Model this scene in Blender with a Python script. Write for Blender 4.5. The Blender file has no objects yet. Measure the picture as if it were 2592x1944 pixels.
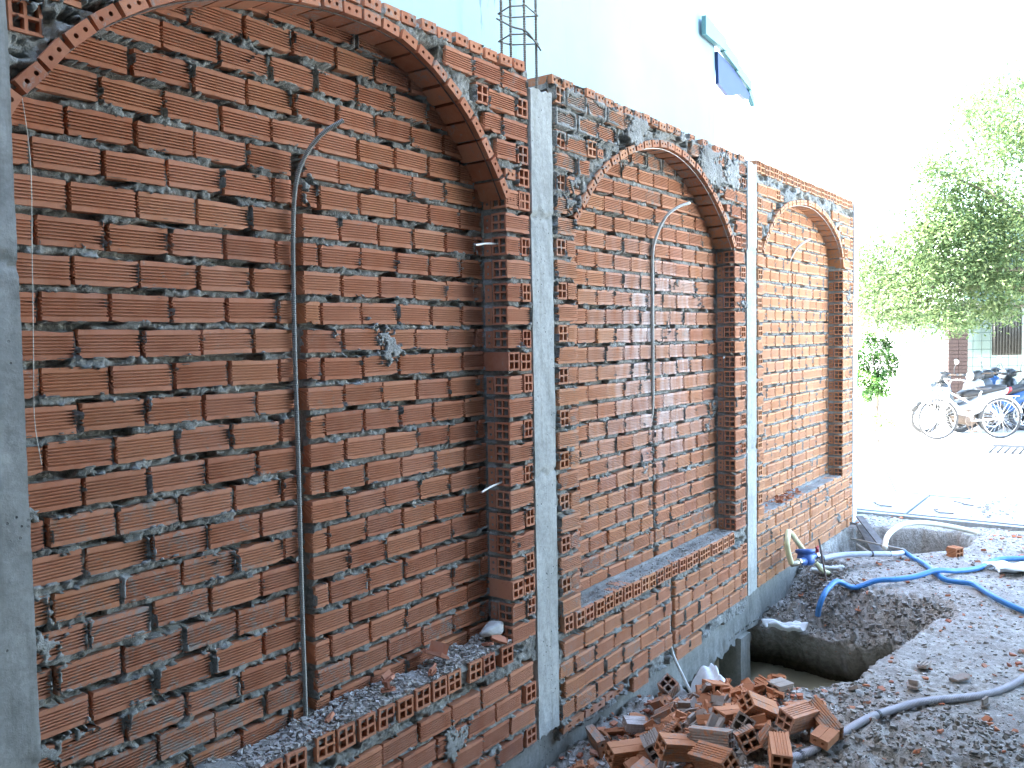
import bpy, bmesh, math, random
import numpy as np
from mathutils import Vector, Matrix
from math import radians as RAD, pi, sin, cos
S = bpy.context.scene
COL = S.collection
random.seed(7); RNG = np.random.default_rng(7)

# ------------------------------------------------------------------ camera, sky, sun, exposure
F = 2190.0 / 2592.0                      # focal length over picture width
PITCH, ROLL, YAW = RAD(-3.0), RAD(0.97), RAD(36.134)
CAM = Vector((0, -2.2, 1.8))
cam = bpy.data.objects.new('camera', bpy.data.cameras.new('camera')); COL.objects.link(cam)
f_ = Vector((cos(YAW)*cos(PITCH), sin(YAW)*cos(PITCH), sin(PITCH)))
r_ = Vector((sin(YAW), -cos(YAW), 0)); u_ = r_.cross(f_)
r2 = cos(ROLL)*r_ - sin(ROLL)*u_; u2 = sin(ROLL)*r_ + cos(ROLL)*u_
cam.matrix_world = Matrix(((r2.x, u2.x, -f_.x, CAM.x), (r2.y, u2.y, -f_.y, CAM.y), (r2.z, u2.z, -f_.z, CAM.z), (0, 0, 0, 1)))
cam.data.sensor_fit = 'HORIZONTAL'; cam.data.sensor_width = 36; cam.data.lens = 36*F
cam.data.clip_end = 3000; cam.data.clip_start = 0.05
S.camera = cam
SUN_EL, SUN_AZ = 52, -33.5               # sun behind the wall, to the left
W = bpy.data.worlds.new('World'); S.world = W; W.use_nodes = True
nt = W.node_tree; bg = nt.nodes['Background']
sky = nt.nodes.new('ShaderNodeTexSky'); sky.sky_type = 'NISHITA'; sky.sun_disc = False
sky.sun_elevation = RAD(SUN_EL); sky.sun_rotation = RAD(SUN_AZ)
sky.air_density = 1.0; sky.dust_density = 1.5; sky.ozone_density = 1.0
nt.links.new(sky.outputs[0], bg.inputs[0]); bg.inputs[1].default_value = 0.15
sl = bpy.data.lights.new('sun', 'SUN'); sl.energy = 4.5; sl.angle = RAD(0.53); sl.color = (1, .95, .88)
so = bpy.data.objects.new('sun', sl); COL.objects.link(so)
sd = Vector((sin(RAD(SUN_AZ))*cos(RAD(SUN_EL)), cos(RAD(SUN_AZ))*cos(RAD(SUN_EL)), sin(RAD(SUN_EL))))
so.rotation_euler = sd.to_track_quat('Z', 'Y').to_euler(); so.location = (0, 5, 20)
S.view_settings.view_transform = 'Standard'; S.view_settings.look = 'None'
S.view_settings.exposure = 4.5; S.view_settings.gamma = 1; S.view_settings.use_curve_mapping = False
S.render.engine = 'CYCLES'
S.cycles.use_denoising = True
S.cycles.max_bounces = 8; S.cycles.diffuse_bounces = 4; S.cycles.sample_clamp_indirect = 8

# ------------------------------------------------------------------ helpers
def hsh(ix, iy, seed):
    with np.errstate(over='ignore'):
        h = (ix.astype(np.uint32)*np.uint32(374761393) + iy.astype(np.uint32)*np.uint32(668265263) + np.uint32((seed*2246822519) & 0xffffffff))
        h = (h ^ (h >> np.uint32(13)))*np.uint32(1274126177)
        h = h ^ (h >> np.uint32(16))
    return (h & np.uint32(0xffffff)).astype(np.float64)/16777215.0
def vn(x, y, fr, seed=0):
    x = np.asarray(x, float)*fr + 1000.5; y = np.asarray(y, float)*fr + 1000.5
    ix = np.floor(x).astype(np.int64); iy = np.floor(y).astype(np.int64)
    fx = x-ix; fy = y-iy; fx = fx*fx*(3-2*fx); fy = fy*fy*(3-2*fy)
    a, b, c, d = hsh(ix, iy, seed), hsh(ix+1, iy, seed), hsh(ix, iy+1, seed), hsh(ix+1, iy+1, seed)
    return (a*(1-fx)+b*fx)*(1-fy) + (c*(1-fx)+d*fx)*fy
def fbm(x, y, fr, seed=0, o=4, g=.5):
    s = 0; a = 1; t = 0
    for i in range(o):
        s = s + a*vn(x, y, fr*2**i, seed+i*17); t += a; a *= g
    return s/t
def sst(a, b, x):
    t = np.clip((x-a)/(b-a), 0, 1); return t*t*(3-2*t)

def mesh_np(name, V, Fc, smooth=False):
    """V (n,3), Fc (m,k) array with one k"""
    me = bpy.data.meshes.new(name); V = np.asarray(V, np.float32); Fc = np.asarray(Fc, np.int32)
    me.vertices.add(len(V)); me.vertices.foreach_set('co', V.ravel())
    m, k = Fc.shape
    me.loops.add(m*k); me.loops.foreach_set('vertex_index', Fc.ravel())
    me.polygons.add(m); me.polygons.foreach_set('loop_start', np.arange(m, dtype=np.int32)*k)
    try: me.polygons.foreach_set('loop_total', np.full(m, k, np.int32))
    except Exception: pass
    me.polygons.foreach_set('use_smooth', np.full(m, smooth))
    me.update(calc_edges=True); me.validate(); return me
def grid_faces(nu, nv):
    i = np.arange(nu*nv).reshape(nu, nv)
    return np.stack([i[:-1, :-1], i[1:, :-1], i[1:, 1:], i[:-1, 1:]], -1).reshape(-1, 4)
def obj(name, me, mat=None, parent=None, loc=(0, 0, 0), rot=(0, 0, 0), scale=(1, 1, 1)):
    o = bpy.data.objects.new(name, me); COL.objects.link(o)
    if mat is not None and me is not None and not me.materials: me.materials.append(mat)
    if parent is not None: o.parent = parent
    o.location = loc; o.rotation_euler = rot; o.scale = scale
    return o
def tag(o, label, cat, group=None, kind=None):
    if label: o['label'] = label
    if cat: o['category'] = cat
    if group: o['group'] = group
    if kind: o['kind'] = kind
    return o
def struct(o): o['kind'] = 'structure'; return o
def empty(name, loc, label, cat, group=None, rotz=0):
    o = bpy.data.objects.new(name, None); COL.objects.link(o); o.location = loc; o.rotation_euler = (0, 0, rotz)
    o.empty_display_size = .1
    return tag(o, label, cat, group)
class MB:
    def __init__(s): s.v = []; s.f = []
    def add(s, vs, fs):
        n = len(s.v); s.v += [tuple(v) for v in vs]; s.f += [tuple(i+n for i in f) for f in fs]
    def box(s, x0, x1, y0, y1, z0, z1, M=None):
        vs = [Vector((x, y, z)) for x in (x0, x1) for y in (y0, y1) for z in (z0, z1)]
        if M is not None: vs = [M @ v for v in vs]
        s.add(vs, [(0, 1, 3, 2), (4, 6, 7, 5), (0, 4, 5, 1), (2, 3, 7, 6), (0, 2, 6, 4), (1, 5, 7, 3)])
    def bar(s, a, b, r, r1=None, n=8, cap=True):
        a, b = Vector(a), Vector(b); r1 = r if r1 is None else r1
        d = (b-a).normalized(); t = Vector((0, 0, 1)) if abs(d.z) < .9 else Vector((1, 0, 0))
        e1 = d.cross(t).normalized(); e2 = d.cross(e1)
        vs = [a + r*(cos(2*pi*i/n)*e1+sin(2*pi*i/n)*e2) for i in range(n)] + [b + r1*(cos(2*pi*i/n)*e1+sin(2*pi*i/n)*e2) for i in range(n)]
        fs = [(i, (i+1) % n, n+(i+1) % n, n+i) for i in range(n)]
        if cap: fs += [tuple(range(n-1, -1, -1)), tuple(range(n, 2*n))]
        s.add(vs, fs)
    def tube(s, pts, r, n=10, corr=0, pitch=.008, step=None, closed=False):
        P = smooth_path(pts, step or max(r*.8, .01), closed)
        N = len(P)
        rs = [r + (corr*math.sin(2*pi*i*(step or .01)/pitch) if corr else 0) for i in range(N)]
        prev = None; vs = []
        for i, p in enumerate(P):
            a = P[(i-1) % N] if (closed or i > 0) else P[0]; b = P[(i+1) % N] if (closed or i < N-1) else P[-1]
            d = (b-a).normalized()
            if prev is None:
                t = Vector((0, 0, 1)) if abs(d.z) < .9 else Vector((1, 0, 0)); e1 = d.cross(t).normalized()
            else: e1 = (prev - d*prev.dot(d)).normalized()
            e2 = d.cross(e1); prev = e1
            vs += [p + rs[i]*(cos(2*pi*k/n)*e1+sin(2*pi*k/n)*e2) for k in range(n)]
        fs = []
        for i in range(N if closed else N-1):
            j = (i+1) % N
            for k in range(n): fs.append((i*n+k, i*n+(k+1) % n, j*n+(k+1) % n, j*n+k))
        if not closed: fs += [tuple(range(n-1, -1, -1)), tuple(range((N-1)*n, N*n))]
        s.add(vs, fs)
    def lathe(s, prof, n=24, M=None):
        vs = [Vector((r*cos(2*pi*k/n), r*sin(2*pi*k/n), z)) for r, z in prof for k in range(n)]
        if M is not None: vs = [M @ v for v in vs]
        fs = [(i*n+k, i*n+(k+1) % n, (i+1)*n+(k+1) % n, (i+1)*n+k) for i in range(len(prof)-1) for k in range(n)]
        s.add(vs, fs)
    def mesh(s, name, smooth=False):
        me = bpy.data.meshes.new(name); me.from_pydata(s.v, [], s.f); me.update()
        if smooth: me.polygons.foreach_set('use_smooth', [True]*len(me.polygons))
        return me
def smooth_path(pts, step, closed=False):
    P = [Vector(p) for p in pts]
    if len(P) == 2 and not closed:
        n = max(1, int((P[1]-P[0]).length/step)); return [P[0].lerp(P[1], i/n) for i in range(n+1)]
    out = []; N = len(P); rng = range(N if closed else N-1)
    for i in rng:
        p1, p2 = P[i], P[(i+1) % N]
        p0 = P[(i-1) % N] if (closed or i > 0) else p1*2-p2
        p3 = P[(i+2) % N] if (closed or i < N-2) else p2*2-p1
        n = max(1, int(round((p2-p1).length/step)))
        for k in range(n):
            t = k/n
            out.append(.5*((2*p1)+(p2-p0)*t+(2*p0-5*p1+4*p2-p3)*t*t+(3*p1-p0-3*p2+p3)*t**3))
    if not closed: out.append(P[-1])
    return out

# ------------------------------------------------------------------ materials
class NT:
    def __init__(s, name):
        s.m = bpy.data.materials.new(name); s.m.use_nodes = True; s.t = s.m.node_tree
        s.b = s.t.nodes['Principled BSDF']
    def n(s, ty, **kw):
        nd = s.t.nodes.new(ty)
        for k, v in kw.items():
            if k.startswith('i_'):
                key = k[2:]; key = int(key) if key.isdigit() else key.replace('_', ' ')
                if hasattr(v, 'default_value') or isinstance(v, bpy.types.NodeSocket): s.t.links.new(v, nd.inputs[key])
                else: nd.inputs[key].default_value = v
            else: setattr(nd, k, v)
        return nd
    def link(s, a, b): s.t.links.new(a, b)
    def noise(s, scale, detail=4, rough=.6, vec=None, dist=0):
        nd = s.n('ShaderNodeTexNoise', i_Scale=scale, i_Detail=detail, i_Roughness=rough, i_Distortion=dist)
        if vec is not None: s.link(vec, nd.inputs['Vector'])
        return nd.outputs['Fac']
    def ramp(s, fac, stops):
        nd = s.n('ShaderNodeValToRGB'); s.link(fac, nd.inputs[0]); cr = nd.color_ramp
        while len(cr.elements) < len(stops): cr.elements.new(.5)
        for e, (p, c) in zip(cr.elements, stops):
            e.position = p; e.color = (*(c if isinstance(c, (tuple, list)) else (c, c, c)), 1)
        return nd.outputs[0]
    def mix(s, f, a, b, mode='MIX'):
        nd = s.n('ShaderNodeMix', data_type='RGBA', blend_type=mode)
        for k, v in ((0, f), (6, a), (7, b)):
            if isinstance(v, bpy.types.NodeSocket): s.link(v, nd.inputs[k])
            elif k == 0: nd.inputs[0].default_value = v
            else: nd.inputs[k].default_value = (*v, 1) if len(v) == 3 else v
        return nd.outputs[2]
    def math(s, op, a, b=0., c=None):
        nd = s.n('ShaderNodeMath', operation=op)
        for k, v in ((0, a), (1, b), (2, c)):
            if v is None: continue
            if isinstance(v, bpy.types.NodeSocket): s.link(v, nd.inputs[k])
            else: nd.inputs[k].default_value = v
        return nd.outputs[0]
    def fin(s, col, rough=.9, bump=None, bd=.002, bs=1., spec=.3, metal=0):
        for k, v in (('Base Color', col), ('Roughness', rough), ('Metallic', metal), ('Specular IOR Level', spec)):
            if isinstance(v, bpy.types.NodeSocket): s.link(v, s.b.inputs[k])
            elif k == 'Base Color': s.b.inputs[k].default_value = (*v, 1)
            else: s.b.inputs[k].default_value = v
        if bump is not None:
            bn = s.n('ShaderNodeBump', i_Strength=bs, i_Distance=bd); s.link(bump, bn.inputs['Height']); s.link(bn.outputs[0], s.b.inputs['Normal'])
        return s.m
def pos(t): return t.n('ShaderNodeNewGeometry').outputs['Position']

def mat_brick():
    t = NT('fired_clay'); P = pos(t); oi = t.n('ShaderNodeObjectInfo'); rnd = oi.outputs['Random']
    sep = t.n('ShaderNodeSeparateColor'); t.link(oi.outputs['Color'], sep.inputs[0])
    base = t.ramp(rnd, [(0, (.30, .105, .052)), (.3, (.37, .135, .066)), (.6, (.41, .16, .082)), (.85, (.45, .19, .105)), (1, (.33, .12, .06))])
    base = t.mix(t.math('MULTIPLY', sep.outputs[2], .95), base, (.55, .28, .13))  # paler orange; on the walls it carries the farther bays' stronger light
    n1 = t.noise(14, 5, .65, P)
    c = t.mix(t.ramp(n1, [(.35, .0), (.75, .45)]), base, (.47, .235, .14))
    n0 = t.noise(60, 4, .7, P)
    c = t.mix(t.ramp(n0, [(.55, 0.), (.75, .4)]), c, (.22, .075, .04))
    # mortar film and smears
    n2 = t.noise(22, 6, .72, P, .8); n3 = t.noise(90, 4, .7, P)
    sm = t.math('ADD', t.math('MULTIPLY', n2, .75), t.math('MULTIPLY', n3, .25))
    thr = t.math('SUBTRACT', .68, t.math('MULTIPLY', sep.outputs[0], .42))
    f = t.math('MULTIPLY', t.math('SUBTRACT', sm, thr), 9.0); f = t.n('ShaderNodeClamp', i_0=f).outputs[0]
    c = t.mix(t.math('MULTIPLY', f, .85), c, t.mix(n3, (.15, .145, .12), (.34, .33, .29)))
    # lime bloom
    n4 = t.n('ShaderNodeTexNoise', i_Scale=1.0, i_Detail=5, i_Roughness=.7)
    mp = t.n('ShaderNodeMapping', i_Scale=(16, 16, 3.0)); t.link(P, mp.inputs[0]); t.link(mp.outputs[0], n4.inputs['Vector'])
    f2 = t.math('MULTIPLY', t.n('ShaderNodeClamp', i_0=t.math('MULTIPLY', t.math('SUBTRACT', n4.outputs['Fac'], .36), 4.)).outputs[0], sep.outputs[1])
    c = t.mix(f2, c, (.62, .55, .52))
    bump = t.math('ADD', t.math('MULTIPLY', n0, .5), t.math('MULTIPLY', f, 1.2))
    return t.fin(c, .88, bump, .0008, .7, .2)
def mat_mortar(name='mortar', dark=(.11, .108, .094), light=(.43, .43, .39), sc=1):
    t = NT(name); P = pos(t)
    n1 = t.noise(9*sc, 6, .7, P); n2 = t.noise(70*sc, 5, .75, P, .5); n3 = t.noise(2.3*sc, 3, .5, P)
    c = t.ramp(t.math('ADD', t.math('MULTIPLY', n1, .5), t.math('MULTIPLY', n2, .5)), [(.32, dark), (.5, tuple((a+b)/2 for a, b in zip(dark, light))), (.68, light)])
    c = t.mix(t.ramp(n3, [(.45, 0.), (.65, .45)]), c, tuple(d*1.15 for d in dark))
    return t.fin(c, .95, t.math('ADD', n1, t.math('MULTIPLY', n2, 1.2)), .006, 1, .2)
def mat_concrete(name, a, b, stain=(.12, .12, .1), bs=1.):
    t = NT(name); P = pos(t)
    n1 = t.noise(3.5, 7, .68, P); n2 = t.noise(45, 5, .7, P); mp = t.n('ShaderNodeMapping', i_Scale=(30, 30, 2.2)); t.link(P, mp.inputs[0])
    n3 = t.noise(1, 5, .7, mp.outputs[0]); v = t.n('ShaderNodeTexVoronoi', i_Scale=38.); t.link(P, v.inputs['Vector'])
    pit = t.ramp(v.outputs['Distance'], [(.05, 0.), (.16, 1.)])
    pm = t.ramp(t.noise(5, 3, .5, P), [(.52, 1.), (.6, 0.)]); pit2 = t.math('MAXIMUM', pit, pm)
    c = t.ramp(n1, [(.3, a), (.7, b)])
    c = t.mix(t.ramp(n3, [(.5, 0.), (.75, .55)]), c, stain)
    c = t.mix(t.ramp(n2, [(.35, .35), (.6, 0.)]), c, tuple(x*.5 for x in a))
    c = t.mix(t.math('SUBTRACT', 1., pit2), c, tuple(x*.3 for x in a))
    h = t.math('ADD', t.math('MULTIPLY', n2, .6), pit2)
    return t.fin(c, .9, t.math('ADD', h, t.math('MULTIPLY', n1, 1.5)), .003, bs, .25)
def mat_ground():
    t = NT('site_soil'); P = pos(t); sp = t.n('ShaderNodeSeparateXYZ'); t.link(P, sp.inputs[0])
    n1 = t.noise(2.2, 6, .65, P); n2 = t.noise(26, 6, .75, P); n3 = t.noise(120, 3, .7, P); n4 = t.noise(.8, 3, .5, P)
    c = t.ramp(n2, [(.32, (.16, .145, .12)), (.5, (.32, .305, .265)), (.68, (.50, .485, .44))])
    c = t.mix(t.ramp(n1, [(.4, 0.), (.62, .55)]), c, (.27, .25, .225))
    c = t.mix(t.ramp(n3, [(.58, 0.), (.7, .5)]), c, (.42, .40, .36))
    v = t.n('ShaderNodeTexVoronoi', i_Scale=55.); t.link(P, v.inputs['Vector'])
    fl = t.ramp(t.math('ADD', v.outputs['Color'], 0.), [(.86, 0.), (.9, 1.)])
    fl = t.math('MULTIPLY', fl, t.ramp(v.outputs['Distance'], [(.25, 1.), (.35, 0.)]))
    c = t.mix(t.math('MULTIPLY', fl, .8), c, (.40, .15, .075))
    # wet dark clay below the dry crust
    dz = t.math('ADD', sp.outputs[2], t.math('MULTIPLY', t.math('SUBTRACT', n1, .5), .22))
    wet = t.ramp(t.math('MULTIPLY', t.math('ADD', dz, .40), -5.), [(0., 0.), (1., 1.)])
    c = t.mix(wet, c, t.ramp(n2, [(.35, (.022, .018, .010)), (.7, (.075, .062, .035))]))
    h = t.math('ADD', t.math('MULTIPLY', n2, 1.3), t.math('ADD', t.math('MULTIPLY', n3, .35), n1))
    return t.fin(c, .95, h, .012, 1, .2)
def mat_plain(name, col, rough=.6, metal=0., spec=.4, var=.25, sc=20, bd=.001):
    t = NT(name); P = t.n('ShaderNodeTexCoord').outputs['Object']; n = t.noise(sc, 5, .65, P)
    c = t.mix(t.ramp(n, [(.3, 0.), (.7, 1.)]), tuple(x*(1-var) for x in col), tuple(min(1, x*(1+var*.6)) for x in col))
    return t.fin(c, rough, n, bd, .6, spec, metal)
def mat_leaf(name, a, b, c3, tr=.35):
    t = NT(name); P = pos(t); n = t.noise(4.0, 3, .6, P); n2 = t.noise(33, 2, .6, P)
    c = t.ramp(t.math('ADD', t.math('MULTIPLY', n, .5), t.math('MULTIPLY', n2, .5)), [(.35, a), (.5, b), (.66, c3)])
    t.fin(c, .55, None, spec=.35)
    tl = t.n('ShaderNodeBsdfTranslucent'); t.link(c, tl.inputs[0]); mx = t.n('ShaderNodeMixShader', i_0=tr)
    out = t.t.nodes['Material Output']; t.link(t.b.outputs[0], mx.inputs[1]); t.link(tl.outputs[0], mx.inputs[2]); t.link(mx.outputs[0], out.inputs[0])
    return t.m
BR = mat_brick(); MO = mat_mortar(); CO = mat_concrete('cast_concrete', (.23, .235, .215), (.40, .405, .37))
COL_ = mat_concrete('pale_column_concrete', (.30, .31, .285), (.50, .51, .47), (.2, .2, .16))
BEAM = mat_concrete('beam_concrete', (.22, .22, .185), (.36, .355, .31), (.12, .115, .09))
GR = mat_ground()
STEEL = mat_plain('rusty_steel', (.13, .10, .08), .7, .5, .4, .4, 60); DARKST = mat_plain('dark_steel', (.06, .06, .06), .5, .7)
GALV = mat_plain('galvanised_sheath', (.42, .42, .38), .45, .7, .5, .2, 60)

# ------------------------------------------------------------------ brick meshes (origin: front lower left corner of the face)
def groove_profile(h, ng, m=.0125, d=.0085):
    pts = [(0., 0.)]; w = (h-2*m)/ng
    for i in range(ng):
        z = m+i*w
        pts += [(0., z+w*.20), (d, z+w*.27), (d, z+w*.73), (0., z+w*.80)]
    pts.append((0., h)); return pts              # (inward depth, height)
def hole_face(mb, w, h, ys, holes, M, depth=.07, wall=.0085, rng=None, ragged=0):
    """rectangular 4-hole face in local (a,b) plane, hole depth along +c"""
    if holes == 4:
        xs = [0, wall, w/2-wall*.45, w/2+wall*.45, w-wall, w]; zs = [0, wall, h/2-wall*.45, h/2+wall*.45, h-wall, h]
        vs = []; fs = []
        for i, x in enumerate(xs):
            for j, z in enumerate(zs):
                c = ys + (rng.uniform(-ragged, ragged) if ragged else 0)
                jx = rng.uniform(-.0008, .0008) if rng else 0; jz = rng.uniform(-.0008, .0008) if rng else 0
                vs.append(M @ Vector((x+jx*(0 < i < 5), z+jz*(0 < j < 5), c)))
        idx = lambda i, j: i*6+j
        for i in range(5):
            for j in range(5):
                q = (idx(i, j), idx(i+1, j), idx(i+1, j+1), idx(i, j+1))
                if i in (1, 3) and j in (1, 3):
                    n = len(vs); co = [vs[k] for k in q]; D = (M.to_3x3() @ Vector((0, 0, depth)))
                    vs += [c+D for c in co]
                    fs += [(q[k], q[(k+1) % 4], n+(k+1) % 4, n+k) for k in range(4)] + [(n, n+1, n+2, n+3)]
                else: fs.append(q)
        mb.add(vs, fs)
    else:
        N = 12
        for c0 in (0, 1):
            cx, cz, r = w*(.29+.42*c0), h/2, min(w, h)*.17
            x0, x1 = w/2*c0, w/2*(c0+1)
            vs = []; out = []
            for k in range(N):
                a = 2*pi*(k+.5)/N; vs.append(M @ Vector((cx+r*cos(a), cz+r*sin(a), ys)))
            for k in range(N):
                a = 2*pi*(k+.5)/N; dx, dz = cos(a), sin(a)
                tx = ((x1-cx)/dx if dx > 0 else (x0-cx)/dx) if abs(dx) > 1e-6 else 1e9
                tz = ((h-cz)/dz if dz > 0 else (0-cz)/dz) if abs(dz) > 1e-6 else 1e9
                tt = min(tx, tz); vs.append(M @ Vector((cx+tt*dx, cz+tt*dz, ys)))
            D = M.to_3x3() @ Vector((0, 0, depth))
            vs += [vs[k]+D for k in range(N)]
            fs = [(k, (k+1) % N, N+(k+1) % N, N+k) for k in range(N)] + [((k+1) % N, k, 2*N+k, 2*N+(k+1) % N) for k in range(N)] + [tuple(range(2*N, 3*N))]
            # corners
            cs = [M @ Vector(c) for c in ((x0, 0, ys), (x1, 0, ys), (x1, h, ys), (x0, h, ys))]
            n = len(vs); vs += cs
            for q, (qx, qz) in enumerate(((x0, 0), (x1, 0), (x1, h), (x0, h))):
                a = math.atan2(qz-cz, qx-cx) % (2*pi); k = int((a/(2*pi)*N-.5) % N); fs.append((N+k, N+(k+1) % N, n+q))
            mb.add(vs, fs)
FX = Matrix(((1, 0, 0, 0), (0, 0, 1, 0), (0, 1, 0, 0), (0, 0, 0, 1)))     # (a,b,c) -> x, z, y  : face looking to -y
def ribbed_mesh(L, h=.0785, dep=.08, seed=0, hole_end=False, chip=0.):
    rg = random.Random(seed); mb = MB(); pr = groove_profile(h, 6); nx = 6; xs = [L*i/nx for i in range(nx+1)]
    vs = []
    wob = [rg.uniform(-.0012, .0012) for _ in xs]
    for i, x in enumerate(xs):
        for j, (d, z) in enumerate(pr):
            e = (i in (0, nx)); t = (j in (0, len(pr)-1))
            cz = rg.uniform(-.0025, .001) if t else 0
            if t and chip and rg.random() < chip: cz -= rg.uniform(.002, .009)
            zz = z + (cz if j else -cz)
            vs.append((x+(rg.uniform(-.002, .002) if e else 0), d+wob[i]*.3+(rg.uniform(0, .002) if t or e else 0), zz))
    n = len(pr); fs = [(i*n+j, (i+1)*n+j, (i+1)*n+j+1, i*n+j+1) for i in range(nx) for j in range(n-1)]
    # back row for sides
    k = len(vs)
    for x in (0, L):
        vs += [(x, dep, 0), (x, dep, h)]
    top = [i*n+n-1 for i in range(nx+1)]; bot = [i*n for i in range(nx+1)]
    fs += [tuple(top)+(k+3, k+1), tuple(reversed(bot))+(k, k+2)]
    fs.append(tuple(nx*n+j for j in range(n))+(k+3, k+2))
    if not hole_end: fs.append(tuple(reversed(range(n)))+(k, k+1))
    mb.add(vs, fs)
    if hole_end:
        M = Matrix(((0, 0, 1, 0), (1, 0, 0, .001), (0, 1, 0, 0), (0, 0, 0, 1)))   # a->y, b->z, c->x
        hole_face(mb, dep-.001, h, 0.0, 4, M, min(.1, L*.8), rng=rg)
    return mb.mesh('ribbed_brick')
def header_mesh(w=.08, h=.08, dep=.16, holes=4, seed=0):
    rg = random.Random(seed); mb = MB(); hole_face(mb, w, h, 0, holes, FX, .06, rng=rg)
    vs = [(x, y, z) for x in (0, w) for y in (0, dep) for z in (0, h)]
    mb.add(vs, [(0, 1, 3, 2), (4, 6, 7, 5), (0, 4, 6, 2)[:0] or (0, 2, 6, 4), (1, 5, 7, 3), (2, 3, 7, 6)][:0] or [(0, 1, 3, 2), (4, 6, 7, 5), (0, 4, 6, 2), (1, 3, 7, 5), (2, 6, 7, 3)][:2] + [(0, 4, 6, 2), (1, 3, 7, 5), (2, 6, 7, 3)])
    return mb.mesh('header')
def header_mesh(w=.08, h=.08, dep=.16, holes=4, seed=0, th=None):
    rg = random.Random(seed); mb = MB(); hole_face(mb, w, h, 0, holes, FX, .06, rng=rg)
    x0, x1 = 0, w
    P = {}
    vs = [(0, 0, 0), (w, 0, 0), (w, 0, h), (0, 0, h), (0, dep, 0), (w, dep, 0), (w, dep, h), (0, dep, h)]
    mb.add(vs, [(0, 4, 5, 1), (1, 5, 6, 2), (2, 6, 7, 3), (3, 7, 4, 0), (4, 7, 6, 5)])
    return mb.mesh('header')
RIB = [ribbed_mesh(.18, seed=i, chip=(.0, .1, .25)[i % 3]) for i in range(8)]
RIBH = [ribbed_mesh(.18, seed=20+i, hole_end=True, chip=.1) for i in range(4)]
RIBHS = [ribbed_mesh(.10, seed=30+i, hole_end=True, chip=.1) for i in range(3)]
RIBS = [ribbed_mesh(.09, seed=40+i, chip=.2) for i in range(4)]
HD4 = [header_mesh(seed=i, dep=.17) for i in range(5)]
HD2 = [header_mesh(h=.042, holes=2, seed=i, dep=.175) for i in range(4)]
ARC = [header_mesh(h=.038, w=.080, holes=2, seed=i, dep=.15) for i in range(4)]
THIN = [header_mesh(h=.042, w=.17, holes=0 if False else 4, seed=9, dep=.08)]
for m in RIB+RIBH+RIBHS+RIBS+HD4+HD2+ARC+THIN:
    if not m.materials: m.materials.append(BR)

class Wall:
    def __init__(s, loc, label, stainfn):
        s.root = empty('brick_wall', loc, label, 'wall', 'brick wall bays between the concrete columns'); s.o = Vector(loc)
        s.rects = []; s.stain = stainfn; s.rg = random.Random(int(loc[0]*100)); s.batch = (.0, .0, .22, .35, .6, .8, 1.)[min(6, int(loc[0]))]  # farther bays paler: their stronger light is put into the brick colour
    def put(s, name, me, x, y, z, sx=1, sz=1, rot=(0, 0, 0), jit=1, rect=None, zone=None, stain=None):
        r = s.rg; j = jit
        o = obj(name, me, None, s.root, Vector((x+r.uniform(-.0015, .0015)*j, y+r.uniform(-.003, .003)*j, z+r.uniform(-.0025, .0025)*j))-s.o,
                (rot[0]+r.gauss(0, .006)*j, rot[1]+r.gauss(0, .007)*j, rot[2]+r.gauss(0, .008)*j), (sx, 1, sz))
        a, b = s.stain(x, z) if stain is None else stain
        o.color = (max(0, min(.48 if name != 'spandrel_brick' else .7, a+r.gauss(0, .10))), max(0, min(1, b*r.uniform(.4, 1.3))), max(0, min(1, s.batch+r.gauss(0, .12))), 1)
        if rect: s.rects.append((*rect, zone))
        return o
    def rib(s, name, x, y, z, L, zone, h=.08, hole=False, jit=1, stain=None):
        if L < .018: return
        if hole: me = s.rg.choice(RIBH if L > .13 else RIBHS); L0 = .18 if L > .13 else .10
        else: me = s.rg.choice(RIB if L > .13 else RIBS); L0 = .18 if L > .13 else .09
        s.put(name, me, x, y, z, L/L0, h/.08, jit=jit, rect=(x, x+L, z, z+h*.98), zone=zone, stain=stain)
    def row(s, name, x0, x1, zt, phase, y, zone, slot=None, pitch=.1935, L=.1785, ok=None, gap=.012):
        r = s.rg; k = math.floor((x0-phase)/pitch)-1; x = phase+k*pitch; slope = r.uniform(-.0025, .0025)
        while x < x1:
            a, b = x+r.uniform(-.003, .003), x+L+r.uniform(-.004, .004); x += pitch
            a, b = max(a, x0), min(b, x1)
            if b-a < .03: continue
            segs = [(a, b)]
            if slot and a < slot[1] and b > slot[0]:
                segs = [(a, slot[0]+r.uniform(-.006, .004)), (slot[1]+r.uniform(-.004, .008), b)]
            for a_, b_ in segs:
                if b_-a_ < .02: continue
                if ok and not ok((a_+b_)/2, zt-.04, a_, b_): continue
                s.rib(name, a_, y, zt-.08+slope*(a_-x0), b_-a_, zone)

# measured inner arch curves (x, z)
A1 = [(.985, 2.33), (1.023, 2.398), (1.081, 2.463), (1.14, 2.536), (1.208, 2.603), (1.277, 2.656), (1.37, 2.715), (1.464, 2.764), (1.60, 2.815), (1.76, 2.86), (1.92, 2.892), (2.075, 2.909), (2.22, 2.91), (2.32, 2.903), (2.409, 2.886), (2.492, 2.854), (2.57, 2.818), (2.636, 2.773), (2.717, 2.719), (2.788, 2.653), (2.851, 2.583), (2.908, 2.51), (2.99, 2.385)]
A2 = [(3.558, 2.345), (3.589, 2.383), (3.7, 2.507), (3.791, 2.587), (3.885, 2.654), (4.066, 2.744), (4.186, 2.790), (4.33, 2.832), (4.46, 2.855), (4.58, 2.862), (4.747, 2.848), (4.919, 2.805), (5.078, 2.740), (5.22, 2.658), (5.368, 2.547), (5.48, 2.44), (5.546, 2.37)]
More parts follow.
